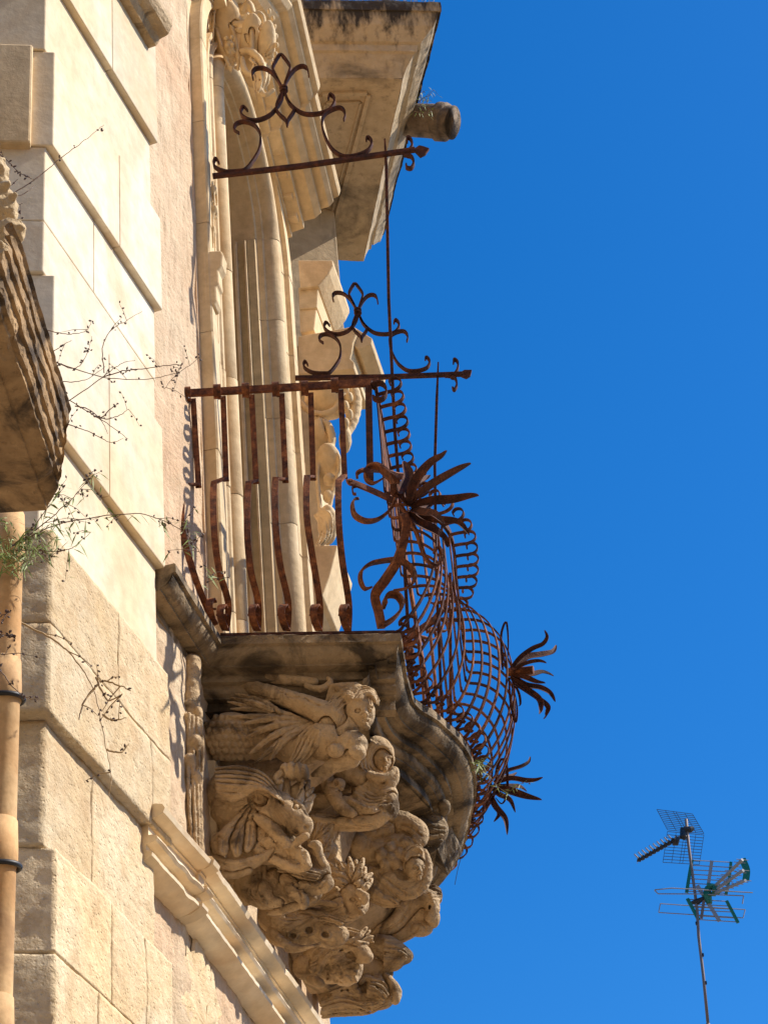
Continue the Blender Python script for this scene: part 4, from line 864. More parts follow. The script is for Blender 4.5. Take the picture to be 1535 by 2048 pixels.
# side bars: straight, stepped out, belly, curled foot
sn = Vector((sd.y, -sd.x, 0))       # out of the near side, toward the street in front
def sidept(u, v, out):
    d = ray(u, v); b = r0 + sn * out; return CP + d * ((b - CP).dot(sn) / d.dot(sn))
bars = [  # px of: rail, straight end, step, belly, lower, kink, foot
    [(386, 790), (397, 975), (369, 968), (363, 1050), (385, 1140), (412, 1212), (430, 1250)],
    [(446, 785), (452, 962), (428, 965), (428, 1060), (438, 1140), (456, 1205), (452, 1262)],
    [(503, 782), (512, 967), (497, 965), (494, 1060), (501, 1140), (516, 1205), (515, 1262)],
    [(563, 780), (571, 965), (551, 956), (551, 1050), (560, 1130), (576, 1205), (574, 1262)],
    [(621, 778), (626, 960), (614, 952), (613, 1030), (624, 1110), (639, 1205), (638, 1262)],
    [(681, 772), (689, 957), (677, 962), (677, 1040), (684, 1120), (697, 1205), (696, 1262)]]
for k, B in enumerate(bars):
    m = MB(); outs = [0, 0, .05, .10, .09, .03, -.03]
    up = [sidept(*B[0], 0), sidept(*B[1], 0)]
    # scroll hooked over the rail
    c = sidept(B[0][0] - 12, B[0][1] - 2, .03); ro = [c + (sn * math.cos(a) + Vector((0, 0, 1)) * math.sin(a)) * (.024) for a in np.linspace(-2.6, 2.9, 14)]
    m.strip(ro, sd, .026, .005); m.strip([ro[0]] + [sidept(B[0][0], B[0][1] + 8, .004)] + up[1:], sd, .020, .008)
    lo = catmull([sidept(B[1][0] - 2, B[1][1] - 9, .012), sidept(*B[2], .05)] + [sidept(*B[i], outs[i]) for i in range(3, 7)], 6)
    m.strip([up[1], sidept(B[1][0] - 1, B[1][1] - 6, .008)] + lo[6:], sd, .022, .008)
    f = B[6]; hook = catmull([sidept(f[0] - 1, f[1] - 2, .0), sidept(f[0] - 8, f[1] - 18, .05), sidept(f[0] - 12, f[1] - 40, .065), sidept(f[0] - 7, f[1] - 52, .05), sidept(f[0] - 3, f[1] - 44, .03)], 5)
    m.strip(hook, sd, .024, .005); m.tube([sidept(f[0] - 20, f[1] - 32, .05), sidept(f[0] + 2, f[1] - 32, .05)], .004, 6)
    o = m.build('side_baluster', RU, rail)
# front bars
def arclen(P):
    L = [0]
    for i in range(1, len(P)): L.append(L[-1] + (P[i] - P[i - 1]).length)
    return L
Lr = arclen(rfront)
bl = [p for p in bline if True]
jc = max(range(len(bl)), key=lambda i: 0 if i > len(bl) * .6 else (bl[i].x - 3 * bl[i].y + .02 * i) if bl[i].y < 6.62 else -99)
jc = min(range(len(bl)), key=lambda i: (bl[i] - ed[0]).length)
bfront = bl[jc:]; Lb = arclen(bfront)
def sample(P, L, s):
    for i in range(len(P) - 1):
        if L[i + 1] >= s: k = (s - L[i]) / max(1e-9, L[i + 1] - L[i]); return P[i].lerp(P[i + 1], k), (P[min(i + 2, len(P) - 1)] - P[max(i - 1, 0)]).normalized()
    return P[-1], (P[-1] - P[-2]).normalized()
NB = 28; Ltot = 1.97; Lbt = Lb[-1] * (Ltot / Lr[-1])
for k in range(NB):
    s = .035 + (Ltot - .04) * k / (NB - 1); p, d = sample(rfront, Lr, s); q, d2 = sample(bfront, Lb, s / Ltot * Lbt)
    nrm = Vector((d.y, -d.x, 0)).normalized(); tb = (d + d2).normalized()
    # keep outward directions from crossing too sharply in the re-entrant part
    nrm = (nrm * .55 + Vector((1, -.05 + .35 * (s / Ltot - .5) * 2, 0)) * .45).normalized(); tb = Vector((-nrm.y, nrm.x, 0))
    off = Vector((q.x - p.x, q.y - p.y, 0)); j = random.uniform(-.006, .006)
    def bp(o_, z): t = max(0, min(1, 1 - z / .62)); return Vector((p.x, p.y, 0)) + off * t + nrm * (o_ + (j if 0 < t < .95 else 0)) + Vector((0, 0, ZS0 + z))
    bel = .172 + .018 * math.sin(math.pi * s / Ltot)
    top = [(.0, .60), (.0, .80), (.0, 1.022), (.006, 1.034), (.03, 1.036), (.06, 1.036), (.083, 1.046), (.092, 1.066), (.083, 1.086), (.063, 1.092), (.05, 1.08), (.052, 1.066)]
    m = MB(); m.strip([bp(*a) for a in top[:3]] + catmull([bp(*a) for a in top[3:]], 4), tb, .016, .005)
    low = [(.0, .615), (.004, .60), (.015, .59), (.06, .583), (bel * .62, .555), (bel * .9, .49), (bel, .40), (bel * .98, .31), (bel * .86, .21), (bel * .62, .12), (bel * .33, .055), (.03, .022), (-.02, .02)]
    m.strip(catmull([bp(*a) for a in low], 3), tb, .014, .005)
    scr = [(-.01, .012)] + [(.062 + .030 * math.sin(a), .042 - .030 * math.cos(a)) for a in np.linspace(-.3, 4.6, 20)] + [(.045, .05), (.055, .036), (.064, .042)]
    m.strip([bp(*a) for a in scr], tb, .014, .004)
    m.build('front_baluster', RD if k % 3 == 0 else RU, rail)
# inner uprights standing behind the bulge
for s in (.62, 1.25, 1.8):
    m = MB(); p, d = sample(rfront, Lr, s); q, d2 = sample(bfront, Lb, s / Ltot * Lbt); m.strip([Vector((p.x, p.y, ZR)) - Vector((.02, 0, 0)), Vector((q.x, q.y, ZS0)) - Vector((.03, 0, 0))], d, .02, .012)
    m.build('upright', RU, rail)
# corner post straps
def cps(pts, w, t, y=6.47, name='corner_scroll', dy=None, mat=None, k=6, taper=None, Wd=Vector((0, 1, 0)), par=None):
    P_ = [aty(u, v, y + (0 if dy is None else dy[i])) for i, (u, v) in enumerate(pts)]
    m = MB(); m.strip(catmull(P_, k), Wd, w, t, taper); return m.build(name, mat or RU, par or rail, bevel=0)
yc_ = 6.46
m = MB(); m.strip([sidept(737, 772, .0), sidept(737, 800, .0), sidept(740, 960, 0)], sd, .024, .010)
m.strip([sidept(744, 768, .01)] + [sidept(757 + 16 * math.cos(a), 783 - 17 * math.sin(a), .02) for a in np.linspace(2.5, -2.4, 14)], Vector((0, 1, 0)), .03, .005); m.build('corner_post', RD, rail)
W2 = Vector((-.25, .9, .35)).normalized()
tp = lambda x: .35 + .65 * math.sin(math.pi * min(1, x * 1.0 + .0)) ** .6 if 0 < x < 1 else .3
cps([(763, 1255), (757, 1225), (750, 1190), (770, 1160), (792, 1125), (806, 1085), (812, 1050), (806, 1030)], .026, .022, yc_ - .02, 'corner_stem', [0, -.01, -.03, -.08, -.12, -.15, -.16, -.16], Wd=Vector((.85, .2, .2)))
cps([(744, 1174), (730, 1177), (721, 1162), (722, 1143), (736, 1130), (754, 1124), (790, 1120), (814, 1130), (828, 1150), (824, 1168), (808, 1178), (786, 1181)], .045, .009, yc_, 'corner_scroll', [-.08] * 12, taper=tp, Wd=W2)
cps([(718, 997), (708, 999), (704, 1012), (710, 1031), (731, 1042), (757, 1038), (782, 1016), (791, 987), (782, 957), (759, 936), (741, 934), (731, 945), (734, 960), (748, 966), (768, 955)], .045, .009, yc_, 'corner_scroll', [-.16] * 8 + [-.13, -.1, -.08, -.06, -.05, -.05, -.05], taper=tp, Wd=W2)
cps([(770, 1212), (769, 1198), (778, 1190), (793, 1191), (803, 1204), (801, 1220), (786, 1238), (764, 1252)], .04, .008, yc_, 'corner_scroll', [-.02] * 8, Wd=Vector((-.3, .95, .1)))
cps([(790, 1003), (750, 984), (712, 968), (700, 964)], .024, .008, yc_ - .15, 'corner_spear', Wd=Vector((0, .3, 1)))
cps([(712, 966), (702, 968), (697, 964), (702, 961), (692, 963)], .02, .006, yc_ - .15, 'corner_spear', Wd=Vector((0, .5, 1)))
cps([(714, 955), (714, 947), (728, 940), (768, 942), (800, 950), (850, 948)], .016, .008, yc_ - .1, 'corner_scroll', [0, 0, 0, .1, .2, .3])
cps([(715, 972), (705, 975), (706, 987), (712, 988)], .012, .005, yc_ - .15, 'corner_scroll')
cps([(800, 1010), (830, 1060), (850, 1115), (872, 1132), (884, 1112), (876, 1095), (868, 1105)], .024, .008, yc_ - .05, 'corner_scroll', [-.08, 0, .08, .1, .1, .1, .1], Wd=W2)
# a petal: folded blade from base to tip
def blade(m, pts, w, fold=.35, up=Vector((0, -.4, 1))):
    P_ = catmull(pts, 6); n = len(P_); L, C_, R_ = [], [], []
    for i, p in enumerate(P_):
        t = i / (n - 1); d = (P_[min(i + 1, n - 1)] - P_[max(i - 1, 0)]).normalized(); a = d.cross(up).normalized(); b = a.cross(d).normalized()
        ww = w * (math.sin(math.pi * min(1, .12 + t * .88)) ** .75) * (1 - .25 * t) + .001
        L.append(p - a * ww / 2 + b * ww * fold); C_.append(p); R_.append(p + a * ww / 2 + b * ww * fold)
    th = .002
    ring = []
    for i in range(n):
        d = (P_[min(i + 1, n - 1)] - P_[max(i - 1, 0)]).normalized(); a = d.cross(up).normalized(); b = a.cross(d).normalized()
        ring.append([L[i], C_[i], R_[i], R_[i] - b * th, C_[i] - b * th, L[i] - b * th])
    m.grid(ring, True); m.add(ring[-1], [tuple(range(6))]); m.add(ring[0], [tuple(range(6))[::-1]])
def flower(name, label, base, yb, petals, w, mat):
    B = aty(*base, yb); f = bpy.data.objects.new(name, None); COL.objects.link(f); f.location = B; f.parent = rail; f.matrix_parent_inverse = Matrix.Translation(rail.location).inverted(); f['label'] = label
    for pts, dy, ww in petals:
        P_ = [aty(u, v, yb + dy * (i / (len(pts) - 1))) for i, (u, v) in enumerate(pts)]
        m = MB(); blade(m, P_, w * ww, up=Vector((random.uniform(-.3, .3), -1, .25))); o = m.build('petal', mat, None)
        o.parent = f; o.matrix_parent_inverse = Matrix.Translation(B).inverted()
    m = MB(); rr = w * .32
    for a in np.linspace(0, 6.28, 7): m.tube([B, B + Vector((.03 + .01 * math.sin(a), .012 * math.cos(a), .012 * math.sin(a)))], [rr * .4, rr * .3], 8)
    o = m.build('flower_heart', mat, None, smooth=True); o.parent = f; o.matrix_parent_inverse = Matrix.Translation(B).inverted()
flower('iron_flower', 'largest dark iron flower at the near corner, long pointed petals', (818, 1010), 6.30, [
    ([(818, 1010), (835, 965), (862, 932), (884, 915), (893, 901)], -.12, 1.1), ([(820, 1010), (850, 985), (890, 960), (925, 938), (941, 927)], -.20, 1.15), ([(822, 1015), (860, 1008), (905, 1005), (940, 996), (957, 991)], -.1, 1.15),
    ([(822, 1018), (850, 1040), (880, 1046), (915, 1048), (938, 1070)], -.05, 1.1), ([(820, 1020), (845, 1030), (868, 1032), (888, 1048)], -.15, 1.0), ([(818, 1022), (840, 1050), (868, 1066), (886, 1078), (896, 1095)], .1, 1.1),
    ([(815, 1010), (806, 985), (818, 955), (812, 935), (806, 922)], .12, .9), ([(812, 1012), (795, 990), (790, 965), (780, 945)], -.14, .9), ([(815, 1000), (826, 975), (850, 960), (858, 950)], .15, .9), ([(820, 1005), (850, 1020), (870, 1000), (890, 1010)], .15, 1.2)], .044, RD)
flower('iron_flower', 'middle iron flower at the widest point of the bulge, tubular heart', (1018, 1345), 7.42, [
    ([(1018, 1345), (1040, 1318), (1065, 1300), (1086, 1290), (1094, 1275), (1088, 1260)], -.05, .8), ([(1020, 1342), (1050, 1318), (1080, 1312), (1104, 1305), (1112, 1290)], .12, 1.0), ([(1020, 1345), (1050, 1330), (1075, 1324), (1092, 1326)], -.15, .8),
    ([(1030, 1350), (1060, 1352), (1085, 1346), (1107, 1352)], .1, .9), ([(1025, 1350), (1050, 1358), (1072, 1366), (1090, 1366)], -.1, .9), ([(1022, 1352), (1050, 1372), (1080, 1378), (1100, 1388), (1110, 1404)], .05, .9),
    ([(1020, 1355), (1050, 1378), (1078, 1400), (1082, 1420), (1078, 1428)], -.1, .8), ([(1030, 1370), (1070, 1395), (1095, 1415), (1092, 1432), (1086, 1438)], .1, .7), ([(1018, 1350), (1005, 1310), (1002, 1270), (1012, 1245), (1016, 1290), (1012, 1340)], .0, .28), ([(1018, 1355), (1020, 1400), (1030, 1445), (1034, 1420), (1028, 1380)], .0, .28), ([(1020, 1355), (1036, 1385), (1040, 1408), (1036, 1412)], .05, .3), ([(1005, 1340), (1002, 1310), (1000, 1280)], .05, .3)], .032, RD)
m = MB(); m.tube([aty(1016, 1345, 7.42), aty(1066, 1340, 7.40)], .016, 10); m.build('flower_tube', RU, rail)
flower('iron_flower', 'lowest iron flower at the far end of the bulge, thin drooping petals', (988, 1568), 7.9, [
    ([(988, 1565), (1010, 1545), (1040, 1535), (1056, 1525), (1060, 1513)], .05, .6), ([(990, 1566), (1010, 1556), (1025, 1552), (1033, 1545)], .1, .7), ([(990, 1568), (1020, 1560), (1050, 1564), (1070, 1562), (1085, 1555)], -.05, 1.0),
    ([(995, 1575), (1020, 1576), (1040, 1576), (1053, 1583)], .1, 1.0), ([(992, 1575), (1020, 1585), (1055, 1596), (1083, 1600)], -.1, 1.2), ([(985, 1578), (1000, 1592), (1020, 1602), (1030, 1625)], -.1, .8),
    ([(977, 1585), (990, 1615), (1010, 1640), (1014, 1670)], -.1, .9), ([(980, 1598), (992, 1615), (996, 1632), (987, 1644)], .05, .6), ([(985, 1570), (972, 1600), (970, 1620), (958, 1638)], -.05, .9), ([(985, 1570), (970, 1600), (952, 1620)], .1, .8),
    ([(992, 1568), (992, 1545), (1000, 1522), (1010, 1524), (1014, 1550), (1013, 1590), (1003, 1608), (990, 1595)], .0, .4)], .030, RD)
# ================================================================== AWNING BRACKETS (flat scrolled gables)
def bracket(label, y, bar, scrolls, rod, rodz):
    T_ = thing('awning_bracket', label, 'bracket', tuple(aty(*bar[0], y)), 'scrolled iron awning brackets over the balcony')
    Yw = Vector((0, 1, 0)); m = MB(); m.strip([aty(*p, y) for p in bar], Vector((0, 0, 1)), .018, .018); m.build('cross_bar', RD, T_, bevel=.001)
    for pts in scrolls:
        m = MB(); m.strip(catmull([aty(*p, y) for p in pts], 6), Yw, .022, .0075, lambda x: 1 if .08 < x < .92 else .75); m.build('scroll', RD, T_)
    return T_
def tr(pts, f): return [f(*p) for p in pts]
# near bracket, in photo pixels
near_s = [
    [(506, 158), (504, 146), (512, 137), (530, 137), (548, 150), (562, 172), (566, 185), (560, 205), (542, 228), (520, 239), (500, 240), (485, 232), (481, 222), (487, 213), (495, 221)],
    [(617, 152), (614, 137), (604, 132), (590, 138), (577, 155), (569, 175), (572, 192), (582, 210), (604, 226), (630, 228), (656, 221), (668, 206), (667, 194), (659, 189), (656, 198)],
    [(478, 266), (468, 259), (472, 248), (488, 243), (508, 250), (520, 268), (519, 296), (508, 318), (492, 338), (478, 342), (450, 343), (431, 335), (427, 325), (432, 317), (438, 326)],
    [(687, 240), (690, 228), (684, 217), (672, 216), (652, 226), (644, 240), (646, 262), (658, 290), (672, 305), (690, 313), (715, 310), (735, 301), (743, 288), (741, 279), (734, 274), (732, 281)],
    [(562, 172), (550, 148), (545, 136), (553, 118), (560, 108)], [(562, 108), (572, 120), (580, 134), (576, 150), (568, 172)],
    [(563, 185), (552, 215), (560, 230), (571, 240), (574, 252)], [(568, 185), (578, 206), (588, 218), (584, 228), (576, 240), (574, 252)],
    [(800, 306), (815, 303), (824, 290), (820, 277), (814, 276), (814, 284)], [(808, 311), (822, 313), (827, 325), (822, 336), (813, 335), (812, 328)]]
b1 = bracket('nearer rusty iron scrolled gable bracket crossing in front of the door crest and roof cornice', 6.62, [(425, 352), (600, 332), (830, 299)], near_s, None, None)
m = MB(); c = aty(567, 178, 6.62)
for dz in (-.008, .008): m.tube([c + Vector((math.cos(a) * .012, math.sin(a) * .016, dz + math.sin(a) * .003)) for a in np.linspace(0, 6.3, 13)], .006, 6)
m.build('collar', RD, b1)
m = MB(); A = [aty(u, v, 6.62) for u, v in ((826, 300), (838, 292), (847, 294), (858, 298), (850, 309), (840, 314), (832, 306))]; m.add([p - Vector((0, .006, 0)) for p in A] + [p + Vector((0, .006, 0)) for p in A], [tuple(range(7)), tuple(range(7, 14))[::-1]] + [(i, (i + 1) % 7, 7 + (i + 1) % 7, 7 + i) for i in range(7)]); m.build('leaf_tip', RD, b1)
m = MB(); m.strip([aty(769, 277, 6.62), aty(772, 330, 6.63), aty(777, 600, 6.68), aty(789, 860, 6.74), aty(803, 1040, 6.79), aty(815, 1245, 6.84), aty(826, 1378, 6.9)], Vector((0, 1, 0)), .012, .012, lambda x: .3 if x < .01 else 1); m.build('stay_rod', RD, b1)
# far bracket: same pattern, seen smaller
def far_map(u, v):
    # near -> far placement (collar 566,178 -> 715,623)
    return (715 + (u - 566) * .80 + (v - 178) * .02, 623 + (v - 178) * .80 + (u - 566) * .085)
far_s = [tr(s, far_map) for s in near_s[:8]] + [[(889, 753), (905, 750), (914, 740), (915, 725), (908, 719), (906, 727)], [(900, 755), (910, 757), (913, 770), (908, 780), (904, 775)]]
b2 = bracket('farther rusty iron scrolled gable bracket standing out against blue sky', 7.9, [(590, 756), (760, 754), (925, 748)], far_s, None, None)
m = MB(); c = aty(715, 623, 7.9)
for dz in (-.008, .008): m.tube([c + Vector((math.cos(a) * .012, math.sin(a) * .016, dz)) for a in np.linspace(0, 6.3, 13)], .006, 6)
m.build('collar', RD, b2)
m = MB(); A = [aty(u, v, 7.9) for u, v in ((918, 748), (928, 741), (936, 741), (943, 741), (940, 752), (932, 757), (922, 753))]; m.add([p - Vector((0, .006, 0)) for p in A] + [p + Vector((0, .006, 0)) for p in A], [tuple(range(7)), tuple(range(7, 14))[::-1]] + [(i, (i + 1) % 7, 7 + (i + 1) % 7, 7 + i) for i in range(7)]); m.build('leaf_tip', RD, b2)
m = MB(); m.strip([aty(876, 724, 7.9), aty(873, 800, 7.9), aty(869, 930, 7.9), aty(872, 1150, 7.9), aty(882, 1400, 7.9), aty(894, 1650, 7.9)], Vector((0, 1, 0)), .012, .012, lambda x: .3 if x < .01 else 1); m.build('stay_rod', RD, b2)
# ================================================================== PLANTS
def plant(label, cat, name, root, y, stems, r=.0022, seeds=.0, side=2, leaves=0, mat='twig', leafmat='leaf', leafmass=None):
    P_ = thing(name, label, cat, tuple(aty(*root, y)))
    ms = MB(); sd_ = MB(); lf = MB()
    def seed(p, s_):
        d = Vector((random.uniform(-1, 1), random.uniform(-1, 1), random.uniform(-.6, 1))).normalized(); a = d.orthogonal().normalized(); b = d.cross(a)
        sd_.add([p, p + d * s_ * .5 + a * s_ * .3, p + d * s_ * .5 + b * s_ * .3, p + d * s_ * .5 - a * s_ * .3, p + d * s_ * .5 - b * s_ * .3, p + d * s_], [(0, 2, 1), (0, 3, 2), (0, 4, 3), (0, 1, 4), (5, 1, 2), (5, 2, 3), (5, 3, 4), (5, 4, 1)])
    def leaf(p, L_):
        d = Vector((random.uniform(-1, 1), random.uniform(-.6, .6), random.uniform(-.9, .7))).normalized(); a = d.orthogonal().normalized() * L_ * .07; q = p + d * L_ * .5 + Vector((0, 0, -.1 * L_)); e = p + d * L_ + Vector((0, 0, -.35 * L_))
        lf.add([p, q + a, e, q - a], [(0, 1, 2, 3)])
    for st in stems:
        pts = st; dy = random.uniform(-.12, .12)
        C_ = catmull([aty(u, v, y + dy * i / len(pts)) for i, (u, v) in enumerate(pts)], 7); n = len(C_)
        for i in range(1, n - 1): C_[i] = C_[i] + Vector((random.uniform(-1, 1), random.uniform(-1, 1), random.uniform(-1, 1))) * .0014
        ms.tube(C_, [r * (1 - .7 * i / n) for i in range(n)], 5)
        for i in range(3, n):
            if random.random() < seeds:
                for q in range(random.randint(1, 3)): seed(C_[i] + Vector((random.uniform(-.006, .006), 0, random.uniform(-.006, .006))), random.uniform(.007, .012))
            if random.random() < .16 * side:
                d = Vector((random.uniform(-1, 1), random.uniform(-.5, .5), random.uniform(-.7, .8))).normalized(); L_ = random.uniform(.025, .08); q = C_[i] + d * L_ + Vector((0, 0, -.01)); ms.tube([C_[i], C_[i].lerp(q, .5) + Vector((0, 0, .006)), q], [r * .5, r * .4, r * .22], 4)
                if seeds:
                    for k in range(3): seed(C_[i].lerp(q, .4 + .3 * k), .010)
                for k in range(2 if leaves else 0): leaf(C_[i].lerp(q, .5 + .4 * k), .03)
            for k in range(leaves if random.random() < .8 else 0): leaf(C_[i], random.uniform(.02, .045))
    if leafmass:
        for (u, v, ru, rv, n_) in leafmass:
            for k in range(n_):
                a = random.uniform(0, 6.28); q = random.random() ** .5; p = aty(u + ru * q * math.cos(a), v + rv * q * math.sin(a), y + random.uniform(-.06, .06)); leaf(p, random.uniform(.015, .04))
    nf = len(ms.f); ms.add(sd_.v, sd_.f); o = ms.build('stem', M[mat], P_); o.data.materials.append(M['seed'])
    for p_ in o.data.polygons[nf:]: p_.material_index = 1
    if lf.v: lf.build('foliage', M[leafmat], P_)
    return P_
plant('dry seeded twig rising over the bright upper blocks from pale rock at the left edge', 'plant', 'dry_plant', (0, 399), 4.35,
      [[(-20, 408), (0, 399), (65, 362), (130, 309), (175, 276), (208, 249)], [(-10, 300), (20, 326), (39, 345), (68, 358)], [(-10, 418), (20, 412), (46, 407)], [(-10, 384), (20, 370), (36, 358)], [(8, 397), (45, 388), (72, 370)]], seeds=.22, side=.3, r=.0018)
plant('tangle of dry seeded twigs sticking out behind the dark neighbouring slab', 'plant', 'dry_plant', (110, 740), 4.9,
      [[(100, 715), (113, 725), (205, 754), (287, 758), (359, 743), (398, 714)], [(205, 754), (245, 742), (284, 738), (355, 729), (352, 747), (328, 778)], [(110, 820), (137, 802), (205, 754), (240, 728), (270, 720)], [(100, 764), (123, 763), (171, 760), (210, 733)],
       [(208, 745), (205, 696), (222, 661), (253, 641), (284, 622)], [(95, 718), (109, 723), (147, 737), (171, 713), (184, 672)], [(85, 658), (96, 661), (137, 668), (171, 661), (184, 643)], [(95, 710), (108, 702), (143, 680)], [(100, 780), (132, 798), (191, 832), (236, 863), (256, 878)],
       [(125, 840), (137, 849), (178, 863), (219, 884), (246, 877)], [(191, 832), (215, 838), (240, 830), (258, 818)], [(150, 812), (180, 820), (205, 845), (215, 868)], [(200, 838), (225, 815), (236, 806)]], seeds=.18, side=.5, r=.0018)
plant('green feathery weed with one long arching stem growing over the terracotta pipe top', 'plant', 'green_weed', (40, 1085), 4.5,
      [[(30, 1090), (51, 1078), (102, 1054), (171, 1037), (270, 1027), (325, 1041), (372, 1068), (402, 1112), (418, 1181)], [(40, 1085), (51, 1078), (120, 1020), (157, 983), (184, 945)], [(30, 1100), (80, 1102), (137, 1099), (181, 1065)], [(20, 1095), (60, 1060), (100, 1010), (128, 975)], [(30, 1110), (60, 1125), (85, 1100)]],
      seeds=.10, side=1.2, leaves=1, r=.0018, leafmass=[(25, 1105, 50, 38, 330), (90, 1070, 60, 35, 90), (10, 1045, 25, 12, 40)])
plant('straw coloured dead stem hanging down over the rough lower blocks', 'plant', 'dry_plant', (40, 1243), 4.7,
      [[(20, 1238), (51, 1250), (110, 1282), (148, 1316), (187, 1379), (210, 1484), (222, 1554), (218, 1593)], [(187, 1379), (205, 1362), (240, 1372), (262, 1382)], [(187, 1379), (165, 1410), (158, 1440)], [(192, 1355), (215, 1400), (245, 1388)], [(205, 1430), (225, 1440), (252, 1436)], [(212, 1500), (240, 1505), (258, 1488)]], seeds=.16, side=.8, r=.0032, mat='straw')
plant('short dark twig curving beside the upper black pipe ring', 'plant', 'dry_plant', (0, 1335), 4.4, [[(-60, 1290), (-20, 1322), (0, 1340), (23, 1371), (51, 1394), (86, 1400)], [(-60, 1290), (-20, 1300), (8, 1310), (16, 1298)], [(-60, 1290), (-18, 1280), (10, 1270), (28, 1275)], [(-60, 1290), (-15, 1245), (10, 1228), (22, 1222)]], seeds=.35, side=.2, r=.0022)
plant('tiny green and orange tuft rooted in the slab edge by the bulge', 'plant', 'green_weed', (952, 1535), 7.35, [[(948, 1530), (958, 1525), (966, 1518)], [(950, 1535), (970, 1545), (985, 1562), (1000, 1578), (1022, 1580), (1040, 1568)]], seeds=.1, side=.5, leaves=1, r=.0015, leafmass=[(955, 1528, 9, 9, 50)])
plant('small weed sprouting on top of the rainwater spout', 'plant', 'green_weed', (845, 205), 8.8, [[(838, 205), (846, 195), (858, 190), (866, 178)], [(842, 205), (850, 212), (862, 222), (848, 226), (825, 222)], [(838, 205), (840, 190), (844, 180)]], seeds=.0, side=.8, leaves=1, r=.002, leafmass=[(848, 198, 12, 6, 30)])
w = MB(); w.tube(catmull([aty(u, v, 8.0) for u, v in ((920, 1694), (926, 1700), (922, 1715), (916, 1735), (909, 1770))], 5), .0012, 5); tag(w.build('loose_wire', M['black']), 'short loose wire hanging from the far end of the balcony slab', 'wire')
# ================================================================== ANTENNAS
YA = 22.0
def A(u, v, dy=0.0): return aty(1240 + u / 4.571, 1600 + v / 4.571, YA + dy)
mast = thing('antenna_mast', 'thin brown mast leaning slightly, standing alone against the sky', 'mast', tuple(A(800, 2048)))
e1 = A(800, 2048); e0 = A(760, 1600); low = e1 + (e1 - e0) * ((e1.z - 2) / (e0.z - e1.z))
m = MB(); m.tube([A(600, 178), A(625, 430), A(665, 730), A(700, 1000), A(715, 1250), A(757, 1600), e1], .016, 10); m.tube([e1, Vector((e1.x, e1.y, 0))], .02, 10); m.build('pole', M['mast'], mast, smooth=True)
m = MB()
for u, v in ((745, 1420), (772, 1675), (695, 1130)): m.box8(A(u + 4, v), Vector((.014, 0, 0)), Vector((0, .014, 0)), Vector((0, 0, .014)))
m.build('clip', M['black'], mast)
an = thing('tv_antenna', 'upper television antenna, toothed black boom and folded blue wire mesh reflector', 'antenna', tuple(A(600, 290)))
def rods(prs, r, mat, name, parent, dy=0):
    m = MB()
    for a, b in prs: m.tube([A(*a, dy), A(*b, dy)], r, 5)
    return m.build(name, M[mat], parent)
def lerp2(a, b, t): return (a[0] + (b[0] - a[0]) * t, a[1] + (b[1] - a[1]) * t)
for q, nm in (([(332, 88), (658, 130), (763, 308), (430, 275)], 'upper'), ([(430, 290), (763, 322), (722, 592), (388, 572)], 'lower')):
    pr = []
    for t in (0, .24, .46, .54, .78, 1.0): pr.append((lerp2(q[0], q[1], t), lerp2(q[3], q[2], t)))
    for t in np.linspace(0, 1, 11): pr.append((lerp2(q[0], q[3], t), lerp2(q[1], q[2], t)))
    m = MB()
    for a, b in pr: m.tube([A(*a, .15), A(*b, .15)], .0036, 4)
    m.build('mesh_reflector', M['mesh'], an)
m = MB(); m.tube([A(665, 258), A(500, 360), A(170, 548)], .011, 8); m.build('boom', M['alu'], an)
for k in range(10):
    t = k / 9; c = lerp2((480, 372), (172, 545), t); m = MB(); m.tube([A(*c), A(c[0] - 44, c[1] - 48, -.1)], .007, 6); m.tube([A(*c), A(c[0] - 20, c[1] + 38, .1)], .0025, 5); m.build('director', M['alu'], an)
    m = MB(); m.tube([A(c[0] - 16, c[1] - 3), A(c[0] + 18, c[1] + 6)], [.030, .022], 8); m.tube([A(c[0] + 26, c[1] - 14), A(c[0] + 36, c[1] + 2)], [.026, .018], 8); m.build('insulator', M['black'], an)
m = MB(); m.tube([A(490, 372), A(535, 385)], [.055, .04], 10); m.tube([A(572, 262), A(575, 340), A(600, 350)], [.03, .04, .03], 10); m.tube([A(580, 275), A(640, 272), A(668, 256)], [.035, .035, .02], 10); m.build('clamp', M['black'], an)
an2 = thing('tv_antenna', 'lower television antenna, green plastic brackets and three splayed booms', 'antenna', tuple(A(800, 860)))
pr = [(lerp2((650, 552), (606, 845), t), lerp2((1010, 572), (966, 865), t)) for t in (0, .16, .30, .44, .58, .72, .86, .97)]
pr = [(a, (b[0], b[1])) for a, b in pr] + [(lerp2((612, 907), (715, 1100), t), lerp2((970, 925), (1075, 1122), t)) for t in (.02, .24, .38, .52, .80, .98)]
rods(pr, .0055, 'alu', 'reflector_rods', an2)
rods([((312, 824), (470, 808)), ((470, 808), (1210, 850)), ((312, 826), (345, 860)), ((345, 860), (760, 862)), ((800, 866), (1125, 878)), ((1125, 878), (1115, 950))], .0065, 'alu', 'folded_dipole', an2, -.05)
rods([((365, 950), (1140, 1005)), ((1140, 1005), (1120, 1080)), ((1120, 1080), (350, 1030)), ((350, 1030), (365, 950))], .0055, 'alu', 'folded_dipole', an2, .05)
def slat(a, b, w, mat, name, mid=None):
    m = MB(); P_ = [A(*a), A(*(mid or lerp2(a, b, .5))), A(*b)]; P_ = catmull(P_, 5); m.strip(P_, Vector((1, 0, 0)), w, .02); return m.build(name, M[mat], an2)
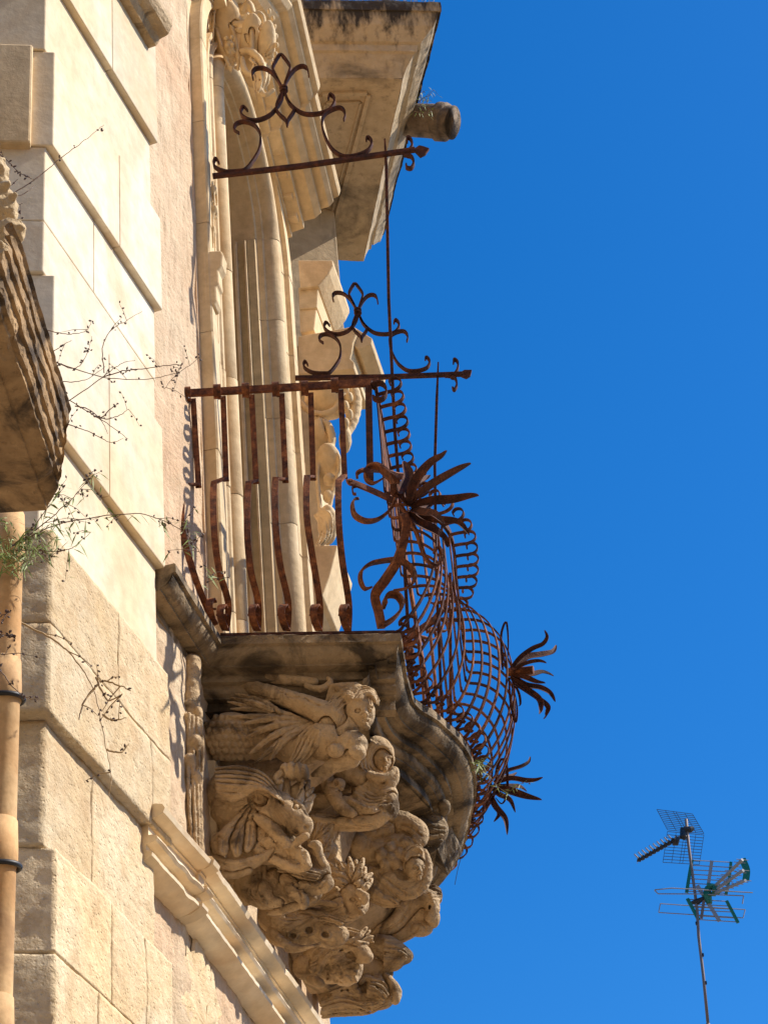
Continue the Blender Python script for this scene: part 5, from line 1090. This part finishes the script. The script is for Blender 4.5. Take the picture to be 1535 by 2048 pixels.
slat((655, 550), (605, 848), .034, 'green', 'side_bracket', (628, 700)); slat((1010, 570), (965, 865), .03, 'green', 'side_bracket', (994, 720)); slat((612, 905), (715, 1100), .034, 'green', 'side_bracket'); slat((970, 925), (1075, 1125), .03, 'green', 'side_bracket')
slat((835, 560), (800, 800), .035, 'alu', 'spine'); slat((703, 785), (905, 1110), .035, 'alu', 'spine'); slat((765, 900), (740, 1085), .03, 'mast', 'spine')
for a, b in (((850, 800), (1115, 548)), ((860, 830), (1122, 645)), ((850, 858), (1142, 738))):
    m = MB(); m.tube([A(*a), A(*b, -.4)], .017, 8); m.build('boom', M['alu'], an2)
    rods([((lerp2(a, b, t)[0] - 55, lerp2(a, b, t)[1] - 4), (lerp2(a, b, t)[0] + 55, lerp2(a, b, t)[1] + 5)) for t in (.3, .45, .6, .75, .9, 1.0)], .0045, 'alu', 'directors', an2, -.2)
slat((1112, 542), (1145, 738), .07, 'green', 'end_bracket', (1152, 640))
m = MB(); m.tube([A(790, 800), A(870, 800), A(885, 860)], [.045, .04, .03], 10); m.tube([A(800, 800), A(790, 880), A(815, 950)], [.03, .05, .03], 10); m.tube([A(840, 830), A(880, 840)], [.06, .05], 10); m.build('hub', M['green'], an2)
m = MB(); m.tube([A(640, 940), A(700, 935), A(760, 900), A(800, 880)], [.01, .035, .02, .02], 8); m.build('clamp', M['black'], an2)
# ================================================================== houses closing the street out of view (shade and warm bounce)
def house(name, label, x0, x1, y0, y1, h):
    H = thing(name, label, 'house', ((x0 + x1) / 2, (y0 + y1) / 2, 0)); m = MB(); m.prism([(x0, y0), (x1, y0), (x1, y1), (x0, y1)], 0, h); m.build('wall', M['stucco'], H); m = MB(); m.prism([(x0 - .3, y0 - .3), (x1 + .3, y0 - .3), (x1 + .3, y1 + .3), (x0 - .3, y1 + .3)], h, h + .4); m.build('roof', M['cornice'], H)
house('street_house', 'tall plastered house behind the viewer', -14, 16, -12, -5, 19)
house('street_house', 'low plastered house across the street', 15, 24, -4, 16, 8)
